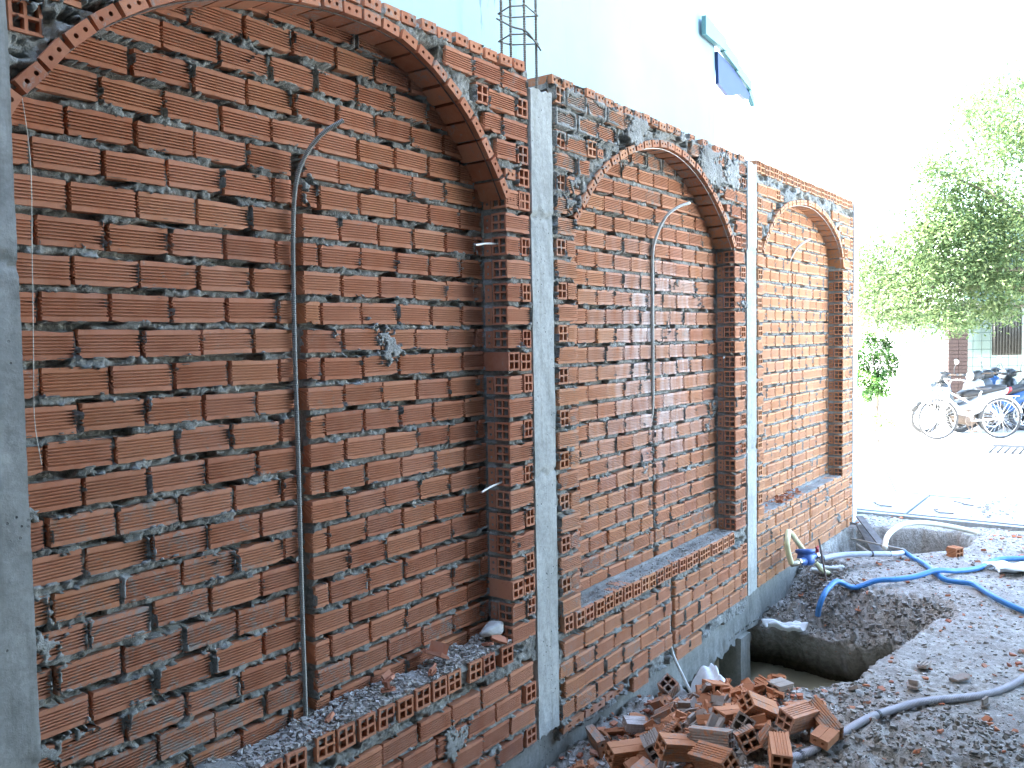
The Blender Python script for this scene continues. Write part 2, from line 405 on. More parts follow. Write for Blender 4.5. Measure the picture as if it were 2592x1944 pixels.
A3 = [(6.095, 2.38), (6.15, 2.45), (6.221, 2.526), (6.335, 2.62), (6.453, 2.695), (6.592, 2.75), (6.735, 2.786), (6.941, 2.818), (7.157, 2.831), (7.363, 2.822), (7.579, 2.781), (7.76, 2.726), (7.949, 2.635), (8.06, 2.55), (8.112, 2.44), (8.13, 2.38)]
def arcz(A, x): return np.interp(x, [p[0] for p in A], [p[1] for p in A], left=-9, right=-9)
YB = .13                                    # face of the recessed panels
WALLTOP = 3.0

def build_bay(spec):
    (loc, label, cl, cr, pl, pr, A, ph, ztb, ztf, slot, lslot, lowrows, stain, res, bay) = spec
    w = Wall(loc, label, stain); rg = w.rg
    inarch = lambda x, z: z < arcz(A, x)
    # --- recessed panel courses
    k = 0; z = .445+ztb
    while z < 2.95:
        zt = z+.1*k
        if zt > 3.0: break
        sl = slot if (slot and zt-.06 < slot[2]) else None
        w.row('panel_brick', pl+.012-.03*(bay == 1), pr-.004, zt, ph+(.0968 if k % 2 else 0), YB, 1, sl and (sl[0], sl[1]),
              ok=lambda x, zc, a, b: zc-.05 < max(arcz(A, a), arcz(A, b)) and not (bay == 1 and 2.40 < zc < 2.48 and False))
        k += 1
    # --- lower front courses
    for q, zt in enumerate(lowrows):
        xa, xb = cl+.015, cr-.008
        if bay == 2 and q == len(lowrows)-1:
            for i_ in range(3): w.put('base_brick', rg.choice(HD2), 3.385+i_*.205, .006, -.088+rg.uniform(-.006, .004), 2.35, 1, rot=(.1, 0, 0), rect=(3.385+i_*.205, 3.57+i_*.205, -.085, -.045), zone=0, stain=(.25, .2))
            for xx in (4.085, 4.625, 4.81): w.rib('brick', xx, 0, -.126, .175, 0)
            continue
        hd = (q % 2 == (0 if bay != 1 else 1))
        off = 0
        if hd:
            w.put('header_brick', rg.choice(HD4), cr-.095, 0, zt-.08, .98, rect=(cr-.095, cr-.015, zt-.08, zt), zone=0); xb = cr-.106
            if bay > 1 and q == 3: w.put('header_brick', rg.choice(HD4), cl+.02, 0, zt-.08, rect=(cl+.02, cl+.1, zt-.08, zt), zone=0); xa = cl+.112
        ls = (lslot[0], lslot[1]) if lslot and zt > lslot[2] else None
        w.row('brick', xa, xb, zt, ph+.02+(.097 if q % 2 else 0), 0, 0, ls)
    # --- sill
    zs = .475
    if bay < 3:
        x = cl+(.045 if bay == 2 else .02)
        while x < (pr-.03 if bay == 2 else pr-.02):
            dz = rg.gauss(0, .004)
            if not (bay == 1 and 2.62 < x < 2.66):
                w.put('sill_brick', rg.choice(HD4), x, -.004+rg.uniform(-.004, .003), zs-.08+dz, rot=(0, rg.gauss(0, .02), 0), rect=(x, x+.08, zs-.08, zs), zone=0)
            x += .092+rg.uniform(0, .008)+(.03 if bay == 1 and rg.random() < .25 else 0)
    else:
        x = cl+.02
        while x < pr+.28:
            w_ = rg.choice([.08, .08, .1, .06]); h_ = rg.uniform(.65, 1.0)
            w.put('sill_brick', rg.choice(HD2), x, rg.uniform(-.003, .006), zs-.012+rg.uniform(-.003, .003), w_/.08, h_, rect=(x, x+w_, zs-.012, zs+.026), zone=0, stain=(.5, 0)); x += w_+.012
    # --- piers
    zt = ztf+.545; q = 0
    while zt < 2.97:
        if pl-cl > .08:                      # left pier
            a = cl+.03; b = pl-.002
            lim = float(np.interp(zt-.08, [p[1] for p in A[:8]], [p[0] for p in A[:8]], left=pl)) if zt-.08 > A[0][1] else pl
            if zt < A[0][1]+.1:
                if q % 2:
                    w.put('header_brick', rg.choice(HD4), a, 0, zt-.08, rect=(a, a+.08, zt-.08, zt), zone=0)
                    if b-a-.092 > .03: w.rib('pier_brick', a+.092, 0, zt-.08, b-a-.092, 0)
                elif bay == 2 or rg.random() < .8: w.rib('pier_brick', a, 0, zt-.08, b-a, 0)
        if zt < A[-1][1]+.06:                # right pier with hollow ends in the reveal
            a = pr; b = cr-.012
            cur = a
            Ls = [.18, .18] if q % 2 == 0 else [.10, 'h']
            if bay == 1 and q == 2: Ls = ['h', 'h']
            if bay == 1 and q == 12: Ls = ['h', 'h']
            if bay == 3: Ls = [.18, .18] if q % 2 == 0 else [.1, .12, 'h']
            first = True
            for Lx in Ls:
                if Lx == 'h':
                    ww = min(.08, b-cur)
                    if ww > .05: w.put('header_brick', rg.choice(HD4), cur, 0, zt-.08, ww/.08, rect=(cur, cur+ww, zt-.08, zt), zone=0); cur += .092
                else:
                    ww = min(Lx, b-cur)
                    if ww > .03: w.rib('pier_brick', cur, 0, zt-.08, ww, 0, hole=first, jit=.4 if first else 1); cur += ww+.012
                first = False
            # inner reveal strip of two-hole bricks
            w.put('reveal_brick', rg.choice(HD2), pr+.004, YB-.004, zt-.08, .95, rot=(0, -pi/2, -pi/2) if False else (0, 0, -pi/2), rect=None) if False else None
            o = w.put('reveal_brick', rg.choice(ARC), pr+.006, YB-.003, zt-.08, .95, rot=(0, 0, 0), jit=0)
            # face looking to -x, holes stacked: local x -> z, local z -> -y, local y -> x
            o.matrix_local = Matrix.Translation(o.location) @ Matrix(((0, 1, 0, 0), (0, 0, -1, 0), (1, 0, 0, 0), (0, 0, 0, 1))) @ Matrix.Diagonal((.93, .8, 1, 1))
        q += 1; zt += .1
    # --- spandrels above the arch, filled from the columns inwards
    zt = ztf+.545+.1*math.floor((A[-1][1]-.545-ztf)/.1+1)
    if bay == 3: zt0 = zt
    rows = 0
    top2 = WALLTOP-.05 if bay < 3 else WALLTOP-.10
    while zt < top2+.012:
        zb = zt-.08
        def outer(side, z):
            pts = [(p[0], p[1]+.05) for p in A]; mid = len(A)//2
            P_ = pts[:mid+1] if side == 0 else pts[mid:][::-1]
            zz = [p[1] for p in P_]
            if z > max(zz): return None
            return float(np.interp(z, zz, [p[0] for p in P_]))
        for side in (0, 1):
            lim = outer(side, zb-.005); cen = (A[0][0]+A[-1][0])/2
            if lim is None: lim = cen
            if side == 1:
                cur = cr-.012; end = lim+.02; hd = rows % 2 == 0
                if hd and cur-end > .085:
                    w.put('header_brick', rg.choice(HD4), cur-.08, 0, zb, rect=(cur-.08, cur, zb, zt), zone=0); cur -= .094
                while cur-end > .03:
                    rem = cur-end
                    if rem >= .185: w.rib('spandrel_brick', cur-.18, 0, zb, .18, 0); cur -= .193
                    elif rem > .1 and rg.random() < .55: w.rib('spandrel_brick', end+.005, 0, zb, rem-.01, 0); cur = end
                    elif rem >= .085:
                        w.put('header_brick', rg.choice(HD4), cur-.08, 0, zb, rect=(cur-.08, cur, zb, zt), zone=0); cur -= .094
                    else:
                        if rem > .05: w.put('header_brick', rg.choice(HD2), cur-rem, 0, zb+rg.uniform(.0, .03), rem/.085, rect=(cur-rem, cur, zb+.02, zb+.06), zone=0)
                        cur = end
            else:
                cur = cl+.03; end = lim-.02; hd = rows % 2 == 1
                if bay == 1: cur = cl+.01; hd = False
                if hd and end-cur > .085:
                    w.put('header_brick', rg.choice(HD4), cur, 0, zb, rect=(cur, cur+.08, zb, zt), zone=0); cur += .094
                while end-cur > .03:
                    rem = end-cur
                    if rem >= .185: w.rib('spandrel_brick', cur, 0, zb, .18, 0); cur += .193
                    elif rem >= .1 and rg.random() < .5: w.rib('spandrel_brick', cur, 0, zb, rem-.01, 0); cur = end
                    elif rem >= .085: w.put('header_brick', rg.choice(HD4), cur, 0, zb, rect=(cur, cur+.08, zb, zt), zone=0); cur += .094
                    else:
                        if rem > .05: w.put('header_brick', rg.choice(HD2), cur, 0, zb+rg.uniform(.0, .03), rem/.085, rect=(cur, cur+rem, zb+.02, zb+.06), zone=0)
                        cur = end
        rows += 1; zt += .1
    # --- coping course
    x = cl+.012
    zc = WALLTOP-.03
    while x < cr-.05:
        if bay == 3:
            w.put('coping_brick', rg.choice(HD4), x, 0, WALLTOP-.062, 1, 1, rot=(0, rg.gauss(0, .02), 0), rect=(x, x+.08, WALLTOP-.062, WALLTOP+.018), zone=0); x += .088
        else:
            if bay == 1 or x < 4.0 or rg.random() < .8:
                w.put('coping_brick', rg.choice(HD2), x, rg.uniform(-.006, .004), zc-.012+rg.uniform(-.004, .005), 1, 1, rot=(0, rg.gauss(0, .03), 0), rect=(x, x+.08, zc-.01, zc+.03), zone=0, stain=(.35 if bay == 1 else .62, 0))
            x += .098
    # --- arch ring
    P = smooth_path([(p[0], 0, p[1]) for p in A], .004); Ls = [0]
    for i in range(1, len(P)): Ls.append(Ls[-1]+(P[i]-P[i-1]).length)
    n = int(Ls[-1]/.0925)
    for i in range(n):
        s0 = (i+.04)*Ls[-1]/n; a = P[min(range(len(P)), key=lambda k: abs(Ls[k]-s0))]; b = P[min(range(len(P)), key=lambda k: abs(Ls[k]-s0-.088))]
        ang = math.atan2(b.z-a.z, b.x-a.x)
        w.put('arch_brick', rg.choice(ARC), a.x, -.004+rg.uniform(-.003, .003), a.z, 1, 1, rot=(0, -ang+rg.gauss(0, .02), 0), jit=.3, stain=(.32 if bay == 1 else .5, 0))
    # thin bent former left along the arch edge
    mb = MB(); off = [(p.x, .022, p.z-.004) for p in P[::6]]
    mb.tube(off, .0028, 6, step=.03)
    obj('arch_former', mb.mesh('former', True), STEEL if bay == 1 else GALV, w.root, -w.o)
    # --- mortar body
    x0, x1, z0, z1 = cl-.002, cr+.002, lowrows[-1]-.085, WALLTOP-.005
    nx, nz = int((x1-x0)/res)+1, int((z1-z0)/res)+1
    xs = np.linspace(x0, x1, nx); zs_ = np.linspace(z0, z1, nz); X, Z = np.meshgrid(xs, zs_, indexing='ij')
    front = (Z < .455) | (X > pr+.010) | (X < pl-.008) | (Z > arcz(A, np.clip(X, A[0][0], A[-1][0]))+.030)
    if bay == 1: front = (Z < .455) | (X > pr+.010) | (Z > arcz(A, np.clip(X, A[0][0], A[-1][0]))+.030)
    D = np.full(X.shape, -1.)
    H = np.zeros(X.shape, bool)
    for (a, b, c, d, zone) in w.rects:
        i0, i1 = np.searchsorted(xs, [a-.03, b+.03]); j0, j1 = np.searchsorted(zs_, [c-.005, d+.005])
        if i1 <= i0 or j1 <= j0: continue
        sx, sz = X[i0:i1, j0:j1], Z[i0:i1, j0:j1]
        dd = np.minimum(np.minimum(sx-a, b-sx), np.minimum(sz-c, d-sz))
        ok = (front[i0:i1, j0:j1] == (zone == 0))
        D[i0:i1, j0:j1] = np.where(ok, np.maximum(D[i0:i1, j0:j1], dd), D[i0:i1, j0:j1])
        H[i0:i1, j0:j1] |= ok & (sz > c+.004) & (sz < d-.004)
    H &= D <= 0
    n1 = fbm(X, Z, 14, 3+bay, 4); n2 = fbm(X, Z, 55, 9+bay, 4, .65); n3 = fbm(X, Z, 3.2, 21+bay, 3); n4 = vn(X, Z, 160, 5)
    joint = .0105-(.020*(n1-.42))-(.020*(n2-.5))-.006*(n4-.5)
    hole = sst(.53, .62, fbm(X*1, Z*2.2, 11, 77+bay, 2)); joint = joint+.034*hole
    head = .022+.02*n1-.02*(n2-.5)-.018*sst(.60, .72, fbm(X, Z, 6, 61, 2)+.1*n1)
    smear_amt = .010+.0*X
    heavy = np.zeros(X.shape)
    if bay == 2: heavy = sst(2.70, 2.80, Z)*sst(2.965, 2.94, Z)*.50+.25*sst(2.45, 2.6, Z)*front + .3*(X < 3.6)*front*sst(2.2, 2.5, Z)
    if bay == 1: heavy = .20*sst(1.9, 1.3, X)*sst(1.35, 1.1, Z)+.15*sst(2.55, 2.7, Z)*(front < .5)+.35*front*sst(1.5, 1.2, X)
    sm = (.020*(n1-.45)+.020*(n2-.5)+.034*heavy*n1-.0015)*np.where(n1 > .3, 1, .5)
    patch = sst(.83-.36*np.clip(heavy, 0, 1), .86-.36*np.clip(heavy, 0, 1), n3+.30*(n2-.5))
    inside = np.where(D < sm, -.0035-.006*n2*np.clip(1-D/np.maximum(sm, 1e-4), 0, 1), .022)
    inside = np.where(patch > .5, np.minimum(inside, -.0035-.009*n1), inside)
    off_ = np.where(D > 0, inside, np.where(H, head, joint)); off_ = np.where(patch > .5, -.002-.010*n1+.004*(n2-.5), off_)
    Y = np.where(front, 0, YB)+off_
    if slot:
        sm_ = (X > slot[0]) & (X < slot[1]) & (Z > .5) & (Z < slot[2]) & ~front; Y = np.where(sm_, YB+.076+.006*n1, Y)
    if lslot:
        sm_ = (X > lslot[0]) & (X < lslot[1]) & (Z < .40) & (Z > lslot[2]-.08); Y = np.where(sm_, .05+.012*n1, Y)
    Xo = X+(n4-.5)*res*.5; Zo = Z+(n2-.5)*res*.8
    Y0 = Y.copy()
    V = np.stack([Xo-w.o.x, Y-w.o.y, Zo-w.o.z], -1).reshape(-1, 3)
    Fc = grid_faces(nx, nz)
    # thickness: close the back and top so that the wall is solid
    me = mesh_np('mortar', V, Fc, True)
    mo = obj('mortar', me, MO, w.root)
    mb = MB(); mb.box(cl+.001, cr-.001, .215, .24, z0, WALLTOP-.04); mb.box(cl+.003, cr-.003, .03, .20, WALLTOP-.06, WALLTOP-.035)
    obj('wall_core', mb.mesh('core'), MO, w.root, -w.o)
    return w
def st1(x, z):
    a = .10+.42*max(0, 1-abs(x-1.35)/.6)*max(0, min(1, (1.6-z)/.5))+(.25 if z > 2.5 and x > 2.3 else 0)*(0 if x < 2.9 else 1)
    if .5 < z < .62: a += .30
    if z > 2.6 and x < 2.2: a += .15
    return a, 0.05
def st2(x, z):
    a = .16+(.34 if z > 2.7 else 0)+(.2 if x < 3.55 else 0)
    b = .9*max(0, 1-abs(x-4.55)/.85)*max(0, min(1, (2.35-z)/.3))*max(0, min(1, (z-.7)/.7))
    if .5 < z < .62: a += .3
    return a, b+.08
def st3(x, z): return .10+(.2 if z > 2.75 else 0), .10
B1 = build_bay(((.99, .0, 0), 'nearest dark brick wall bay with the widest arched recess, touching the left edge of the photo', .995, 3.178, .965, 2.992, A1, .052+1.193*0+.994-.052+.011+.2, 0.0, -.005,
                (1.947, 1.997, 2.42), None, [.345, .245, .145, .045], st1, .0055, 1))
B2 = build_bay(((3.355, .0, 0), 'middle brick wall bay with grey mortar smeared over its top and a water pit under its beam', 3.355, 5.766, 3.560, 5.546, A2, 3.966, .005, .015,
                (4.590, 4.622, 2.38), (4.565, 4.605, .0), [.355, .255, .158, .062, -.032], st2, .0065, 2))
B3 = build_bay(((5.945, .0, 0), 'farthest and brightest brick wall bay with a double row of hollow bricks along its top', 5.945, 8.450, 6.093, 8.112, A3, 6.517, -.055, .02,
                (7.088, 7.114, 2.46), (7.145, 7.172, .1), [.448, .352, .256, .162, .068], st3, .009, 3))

# ------------------------------------------------------------------ concrete columns and ground beam
def rough_box(name, x0, x1, y0, y1, z0, z1, res, amp, seed, fn=None):
    """box whose six sides are noisy grids"""
    Vs = []; Fs = []; n = 0
    def side(ax, val, r0, r1):
        nonlocal n
        nu = max(2, int((r0[1]-r0[0])/res)+1); nv = max(2, int((r1[1]-r1[0])/res)+1)
        U, Vv = np.meshgrid(np.linspace(*r0, nu), np.linspace(*r1, nv), indexing='ij')
        P = [None]*3; o = [i for i in range(3) if i != ax]; P[ax] = np.full(U.shape, float(val)); P[o[0]] = U; P[o[1]] = Vv
        Vs.append(np.stack(P, -1).reshape(-1, 3)); Fs.append(grid_faces(nu, nv)+n); n += nu*nv
    side(1, y0, (x0, x1), (z0, z1)); side(1, y1, (x0, x1), (z0, z1))
    side(0, x0, (y0, y1), (z0, z1)); side(0, x1, (y0, y1), (z0, z1))
    side(2, z0, (x0, x1), (y0, y1)); side(2, z1, (x0, x1), (y0, y1))
    V = np.concatenate(Vs); Fc = np.concatenate(Fs)
    x, y, z = V.T.copy()
    dx = (fbm(z+y*3, x*2, 9, seed)-.5)*amp*2; dy = (fbm(z+x*3, y*2, 9, seed+5)-.5)*amp*2; dz = (fbm(x+y, y*2, 9, seed+9)-.5)*amp*2
    d2 = (fbm(z*1.3+y, x+y, 45, seed+3, 3)-.5)*amp
    V = np.stack([x+dx+d2, y+dy+d2*.6, z+dz], -1)
    if fn: V = fn(V)
    return mesh_np(name, V, Fc, True)
def column(x0, x1, z1, z0, label, seed, joints, mat, top_rag=.015, y0=0.0):
    def fn(V):
        x, y, z = V.T
        for zj in joints:
            g = np.exp(-((z-zj-.012*np.sin(x*60+seed))/.008)**2); V[:, 1] += np.where(y < .05, .010*g, 0); V[:, 0] += np.where(x < (x0+x1)/2, .004*g, -.004*g)
            V[:, 1] -= np.where((z > zj) & (y < .05), .006*(zj == joints[0]), 0)
        t = z > z1-.02; V[:, 2] += np.where(t, (fbm(x, y, 30, seed, 2)-.6)*top_rag*2.5, 0)
        b = z < z0+.02; V[:, 2] += np.where(b, (fbm(x, y, 40, seed+2, 2)-.5)*.03, 0)
        return V
    o = obj('concrete_column', rough_box('column', x0, x1, y0, .2, z0, z1, .014, .0035, seed, fn), mat, None)
    return tag(o, label, 'column', 'cast concrete columns in the brick wall')
column(.74, .993, 3.4, -.4, 'dark concrete column at the left edge of the photo, with a horizontal cast joint', 1, [.77, 2.0], CO, y0=-.006)
column(3.182, 3.352, 2.905, -.03, 'pale concrete column with rebar rods sticking out of its top, between the widest bay and the middle bay', 2, [2.35, 1.18], COL_, y0=.002)
column(5.770, 5.942, 2.985, -.02, 'concrete column between the middle and farthest bay, standing over the water pit', 3, [2.38, 1.0], COL_, y0=.002)
column(8.454, 8.60, 3.01, -.03, 'bright concrete end column at the far right end of the brick wall', 4, [2.1, 1.2], mat_concrete('end_column_concrete', (.50, .52, .5), (.66, .68, .65), (.35, .38, .35), .6), y0=.0)
def beamfn(V):
    x, y, z = V.T
    rag = (fbm(x, y*4, 14, 8, 4)-.5)
    b = z < -.28
    V[:, 2] += np.where(b, np.where((x > 3.3) & (x < 5.62), rag*.10-.01, rag*.02+.03), 0)
    V[:, 1] += np.where((z < -.2) & (x < 5.62) & (y < .1), (fbm(x, z, 25, 4, 3)-.5)*.03*np.clip((-.2-z)/.12, 0, 1), 0)
    V[:, 1] -= np.where((x > 5.9) & (y < .1), 0.006, 0)
    return V
bo = obj('concrete_beam', rough_box('beam', .7, 8.46, .042, .235, -.33, -.012, .014, .004, 12, beamfn), BEAM)
tag(bo, 'long rough concrete ground beam running under all three brick bays', 'beam')
po = obj('concrete_post', rough_box('post', 5.655, 5.832, .01, .17, -1.3, -.30, .014, .005, 15), BEAM)
tag(po, 'short concrete stub post standing in the water pit below the ground beam', 'post')

# ------------------------------------------------------------------ ground with pits
def sdf_poly(x, y, poly):
    """signed distance, positive inside"""
    d = np.full(x.shape, 1e9); ins = np.zeros(x.shape, bool); n = len(poly)
    for i in range(n):
        ax, ay = poly[i]; bx, by = poly[(i+1) % n]
        ex, ey = bx-ax, by-ay; t = np.clip(((x-ax)*ex+(y-ay)*ey)/(ex*ex+ey*ey), 0, 1)
        d = np.minimum(d, np.hypot(x-ax-t*ex, y-ay-t*ey))
        c = ((ay > y) != (by > y)) & (x < (bx-ax)*(y-ay)/(by-ay+1e-12)+ax); ins ^= c
    return np.where(ins, d, -d)
PIT = [(4.36, -.80), (4.55, -1.02), (5.15, -1.11), (5.62, -1.16), (6.05, -1.20), (6.04, -.95), (6.0, -.7), (5.97, -.45), (6.02, -.2), (6.02, .62), (5.66, .62), (5.64, .32), (4.95, .32), (4.62, .02), (4.42, -.3)]
PIT2 = [(7.30, .0), (7.22, -.30), (7.34, -.55), (7.6, -.84), (7.91, -1.06), (8.40, -1.05), (8.66, -.88), (8.52, -.5), (8.36, -.22), (8.30, .02)]
def ground_h(x, y):
    n1 = fbm(x, y, 1.6, 31, 4); n2 = fbm(x, y, 9, 33, 5, .6); n3 = fbm(x, y, 40, 35, 3, .6)
    h = (n1-.5)*.07+(n2-.5)*.04+(n3-.5)*.010
    # loosened soil near the camera, left of the beaten path
    rough = sst(5.0, 4.3, x-.35*y)*1.0
    rd = 1-np.abs(2*fbm(x, y, 11, 47, 4, .6)-1); h = h+rough*((fbm(x, y, 7, 41, 4, .65)-.5)*.12+(n3-.5)*.03+(rd-.7)*.05)
    # dug-out strip at the foot of the wall
    tr = sst(-.95, -.25, y)*sst(5.0, 4.3, x); h = h-.21*tr
    h = h+.12*np.exp(-((x-3.80)/.50)**4-((y+.55)/.33)**2)-.10*sst(4.12, 4.42, x)*sst(-1.0, -.75, y)*sst(5, 4.9, x)
    far = sst(8.9, 8.0, x)*sst(5.5, 5.9, x)
    # far bank of the pit, sloping down to the lip and to the wall
    sx = -.31+.31*sst(5.97, 6.50+.1*(n1-.5), x)
    sy = -.27*sst(-.48, -.05, y)*sst(7.25, 6.5, x)
    bank = np.minimum(sx*sst(-1.30, -1.0, y), sy)
    bank = np.where((x > 5.9), bank, 0)
    rb = sst(.25, .05, np.abs(x-6.2))*sst(-1.2, -.9, y)
    h = h+bank+(rb+.3)*(bank < -.02)*((n2-.5)*.14+(n3-.5)*.07+((1-np.abs(2*fbm(x, y, 14, 49, 4, .6)-1))-.7)*.06)
    d = sdf_poly(x, y, PIT)+(n2-.5)*.10+(n3-.5)*.025
    dep = sst(-.005, .13, d)
    h = h*(1-dep)+(-1.25)*dep
    d2 = sdf_poly(x, y, PIT2)+(n2-.5)*.09
    dep2 = sst(0, .10, d2); h = h*(1-dep2)+(-.58+(n2-.5)*.1)*dep2
    return h
GX0, GX1, GY0, GY1 = 1.2, 9.0, -3.4, .62
def ground_patch(x0, x1, y0, y1, res):
    nx, ny = int((x1-x0)/res)+1, int((y1-y0)/res)+1
    X, Y = np.meshgrid(np.linspace(x0, x1, nx), np.linspace(y0, y1, ny), indexing='ij')
    Z = ground_h(X, Y)
    if x1 <= 9.01 and x0 > 1: pass
    k = np.clip((-Z-.30)/.5, 0, 1)
    Xs = X+np.where((X > 5.8) & (X < 6.2), .38*k, 0)+np.where((Z < -.3), (fbm(Y, Z, 9, 3, 3)-.5)*.07, 0)
    # keep the seams with the outer sheet closed
    e = np.minimum(np.minimum(X-x0, x1-X), np.minimum(Y-y0, y1-Y)); w = sst(0, .25, e); Z = np.where((Z < -.15), Z, Z*w)
    return np.stack([Xs, Y, Z], -1).reshape(-1, 3), grid_faces(nx, ny)
V, Fc = ground_patch(GX0, GX1, GY0, GY1, .0155)
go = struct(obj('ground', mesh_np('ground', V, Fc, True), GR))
# outer sheet around it: sunlit yard out to the horizon
YARD = mat_concrete('yard_paving', (.42, .42, .40), (.56, .56, .53), (.38, .37, .34), .4)
mb = MB()
for (a, b, c, d) in ((-400, GX0, -400, 400), (GX1, 400, -400, 400), (GX0, GX1, -400, GY0), (GX0, GX1, GY1, 400)):
    mb.add([(a, c, 0), (b, c, 0), (b, d, 0), (a, d, 0)], [(0, 1, 2, 3)])
yo = struct(obj('yard', mb.mesh('yard'), YARD)); yo.location.z = -.004
# pit water
t = NT('muddy_water'); P = pos(t)
WAT = t.fin((.33, .30, .20), .12, t.noise(5, 2, .5, P), .004, .25, .5)
mb = MB(); mb.add([(4.3, -1.35, 0), (6.75, -1.35, 0), (6.75, .6, 0), (4.3, .6, 0)], [(0, 1, 2, 3)])
wo = struct(obj('pit_water', mb.mesh('water'), WAT)); wo.location.z = -.66

# loose stones and brick chips scattered over the soil (nobody could count them)
def chips(name, n, fx, fy, smin, smax, mat, seed, zfn=ground_h, flat=.45, lift=0., keep=None, sink=.3):
    rg = np.random.default_rng(seed)
    x = fx(rg, n); y = fy(rg, n)
    if keep is not None: m = keep(x, y); x, y = x[m], y[m]; n = len(x)
    z = zfn(x, y); s = smin+(smax-smin)*rg.random(n)**3
    base = np.array([(-1, -1, -1), (1, -1, -1), (1, 1, -1), (-1, 1, -1), (-1, -1, 1), (1, -1, 1), (1, 1, 1), (-1, 1, 1)], float)*.5
    P = base[None]*(1+rg.uniform(-.5, .25, (n, 8, 3)))*np.stack([np.ones(n), rg.uniform(.4, 1, n), flat*rg.uniform(.4, 1.4, n)], -1)[:, None]*s[:, None, None]
    a = rg.uniform(0, 2*pi, n); tl = rg.normal(0, .35, n); ca, sa, ct, st = np.cos(a), np.sin(a), np.cos(tl), np.sin(tl)
    Px, Py, Pz = P[..., 0], P[..., 1]*ct[:, None]-P[..., 2]*st[:, None], P[..., 1]*st[:, None]+P[..., 2]*ct[:, None]
    Q = np.stack([Px*ca[:, None]-Py*sa[:, None]+x[:, None], Px*sa[:, None]+Py*ca[:, None]+y[:, None], Pz+(z+lift+s*flat*sink)[:, None]], -1)
    fq = np.array([(0, 3, 2, 1), (4, 5, 6, 7), (0, 1, 5, 4), (1, 2, 6, 5), (2, 3, 7, 6), (3, 0, 4, 7)])
    Fq = (fq[None]+8*np.arange(n)[:, None, None]).reshape(-1, 4)
    o = obj(name, mesh_np(name, Q.reshape(-1, 3), Fq), mat); o['kind'] = 'stuff'; return o
def mat_chip(name, cols):
    t = NT(name); g = t.n('ShaderNodeNewGeometry'); c = t.ramp(g.outputs['Random Per Island'], [(i/(len(cols)-1), c) for i, c in enumerate(cols)])
    n = t.noise(60, 4, .7, g.outputs['Position']); c = t.mix(t.ramp(n, [(.4, 0.), (.7, .5)]), c, (.16, .15, .13))
    return t.fin(c, .92, n, .002, .7, .25)
CH_G = mat_chip('grey_chips', [(.19, .175, .145), (.40, .385, .35), (.30, .28, .235), (.52, .51, .48), (.24, .22, .185), (.44, .425, .385)])
CH_B = mat_chip('brick_chips', [(.42, .13, .055), (.5, .2, .1), (.33, .1, .05), (.5, .26, .17)])
CH_S = mat_chip('soil_clods', [(.12, .105, .08), (.24, .225, .195), (.35, .34, .31), (.19, .17, .14)])
ing = lambda x, y: (sdf_poly(x, y, PIT) < -.02) & (sdf_poly(x, y, PIT2) < -.02) & (y < .02)
U = lambda a, b: (lambda rg, n: rg.uniform(a, b, n))
for o, l in ((chips('stone_chips', 12000, U(3.2, 8.9), U(-2.6, .0), .004, .027, CH_G, 1, keep=ing), 'loose grey stone chips strewn over the beaten soil'),
             (chips('brick_chips', 1100, U(3.2, 8.9), U(-2.6, .0), .005, .040, CH_B, 2, keep=ing), 'small orange brick chips strewn over the beaten soil'),
             (chips('soil_clods', 9000, U(5.9, 7.2), U(-1.25, .03), .005, .036, CH_S, 3, keep=lambda x, y: ing(x, y) & (ground_h(x, y) < -.03), flat=.8), 'lumpy grey soil clods on the sloping far bank of the pit'),
             (chips('soil_lumps', 12000, U(3.0, 5.2), U(-2.4, -.3), .004, .026, CH_S, 4, keep=lambda x, y: ing(x, y) & (x-.35*y < 5.0), flat=.8), 'dark crumbly soil lumps in front of the rubble heap')):
    tag(o, l, 'rubble')

# ------------------------------------------------------------------ loose hollow bricks and shards
def loose_brick(L=.18, seed=0, broken=0., w=.08, h=.08, holes=4):
    rg = random.Random(seed); mb = MB(); ring = []
    def edge(p0, p1, nrm, ng):
        p0, p1 = Vector(p0), Vector(p1); d = (p1-p0); l = d.length; m = .012; ww = (l-2*m)/ng; d = d/l
        out = [p0]
        for i in range(ng):
            z = m+i*ww
            for f, q in (((.22, 0), (.34, 1), (.68, 1), (.80, 0)) if ng > 1 else ((.47, 0), (.48, .5), (.52, .5), (.53, 0))): out.append(p0+d*(z+ww*f)-Vector(nrm)*(.0035*q))
        return out
    na, nb = ((5, 1) if seed % 2 else (5, 5)) if holes == 4 else (1, 1)
    ring += edge((-w/2, -h/2), (w/2, -h/2), (0, -1), nb)+edge((w/2, -h/2), (w/2, h/2), (1, 0), na)+edge((w/2, h/2), (-w/2, h/2), (0, 1), nb)+edge((-w/2, h/2), (-w/2, -h/2), (-1, 0), na)
    n = len(ring); nx = 5; vs = []
    for i in range(nx+1):
        x = -L/2+L*i/nx
        for k, p in enumerate(ring):
            jx = (rg.uniform(-.5, .2)*broken*L*(.5+.5*sin(k*.37+seed)) if (i == nx and broken) else rg.uniform(-.001, .001))
            vs.append((x+jx, p.x+rg.uniform(-.0006, .0006), p.y+rg.uniform(-.0006, .0006)))
    mb.add(vs, [(i*n+k, i*n+(k+1) % n, (i+1)*n+(k+1) % n, (i+1)*n+k) for i in range(nx) for k in range(n)])
    M0 = Matrix(((0, 0, 1, -L/2), (1, 0, 0, -w/2), (0, 1, 0, -h/2), (0, 0, 0, 1)))
    M1 = Matrix(((0, 0, -1, L/2-broken*L*.35), (1, 0, 0, -w/2), (0, 1, 0, -h/2), (0, 0, 0, 1)))
    hole_face(mb, w, h, .0005, holes, M0, L*.48, rng=rg); hole_face(mb, w, h, .0005, holes, M1, L*.40, rng=rg)
    return mb.mesh('loose_brick')
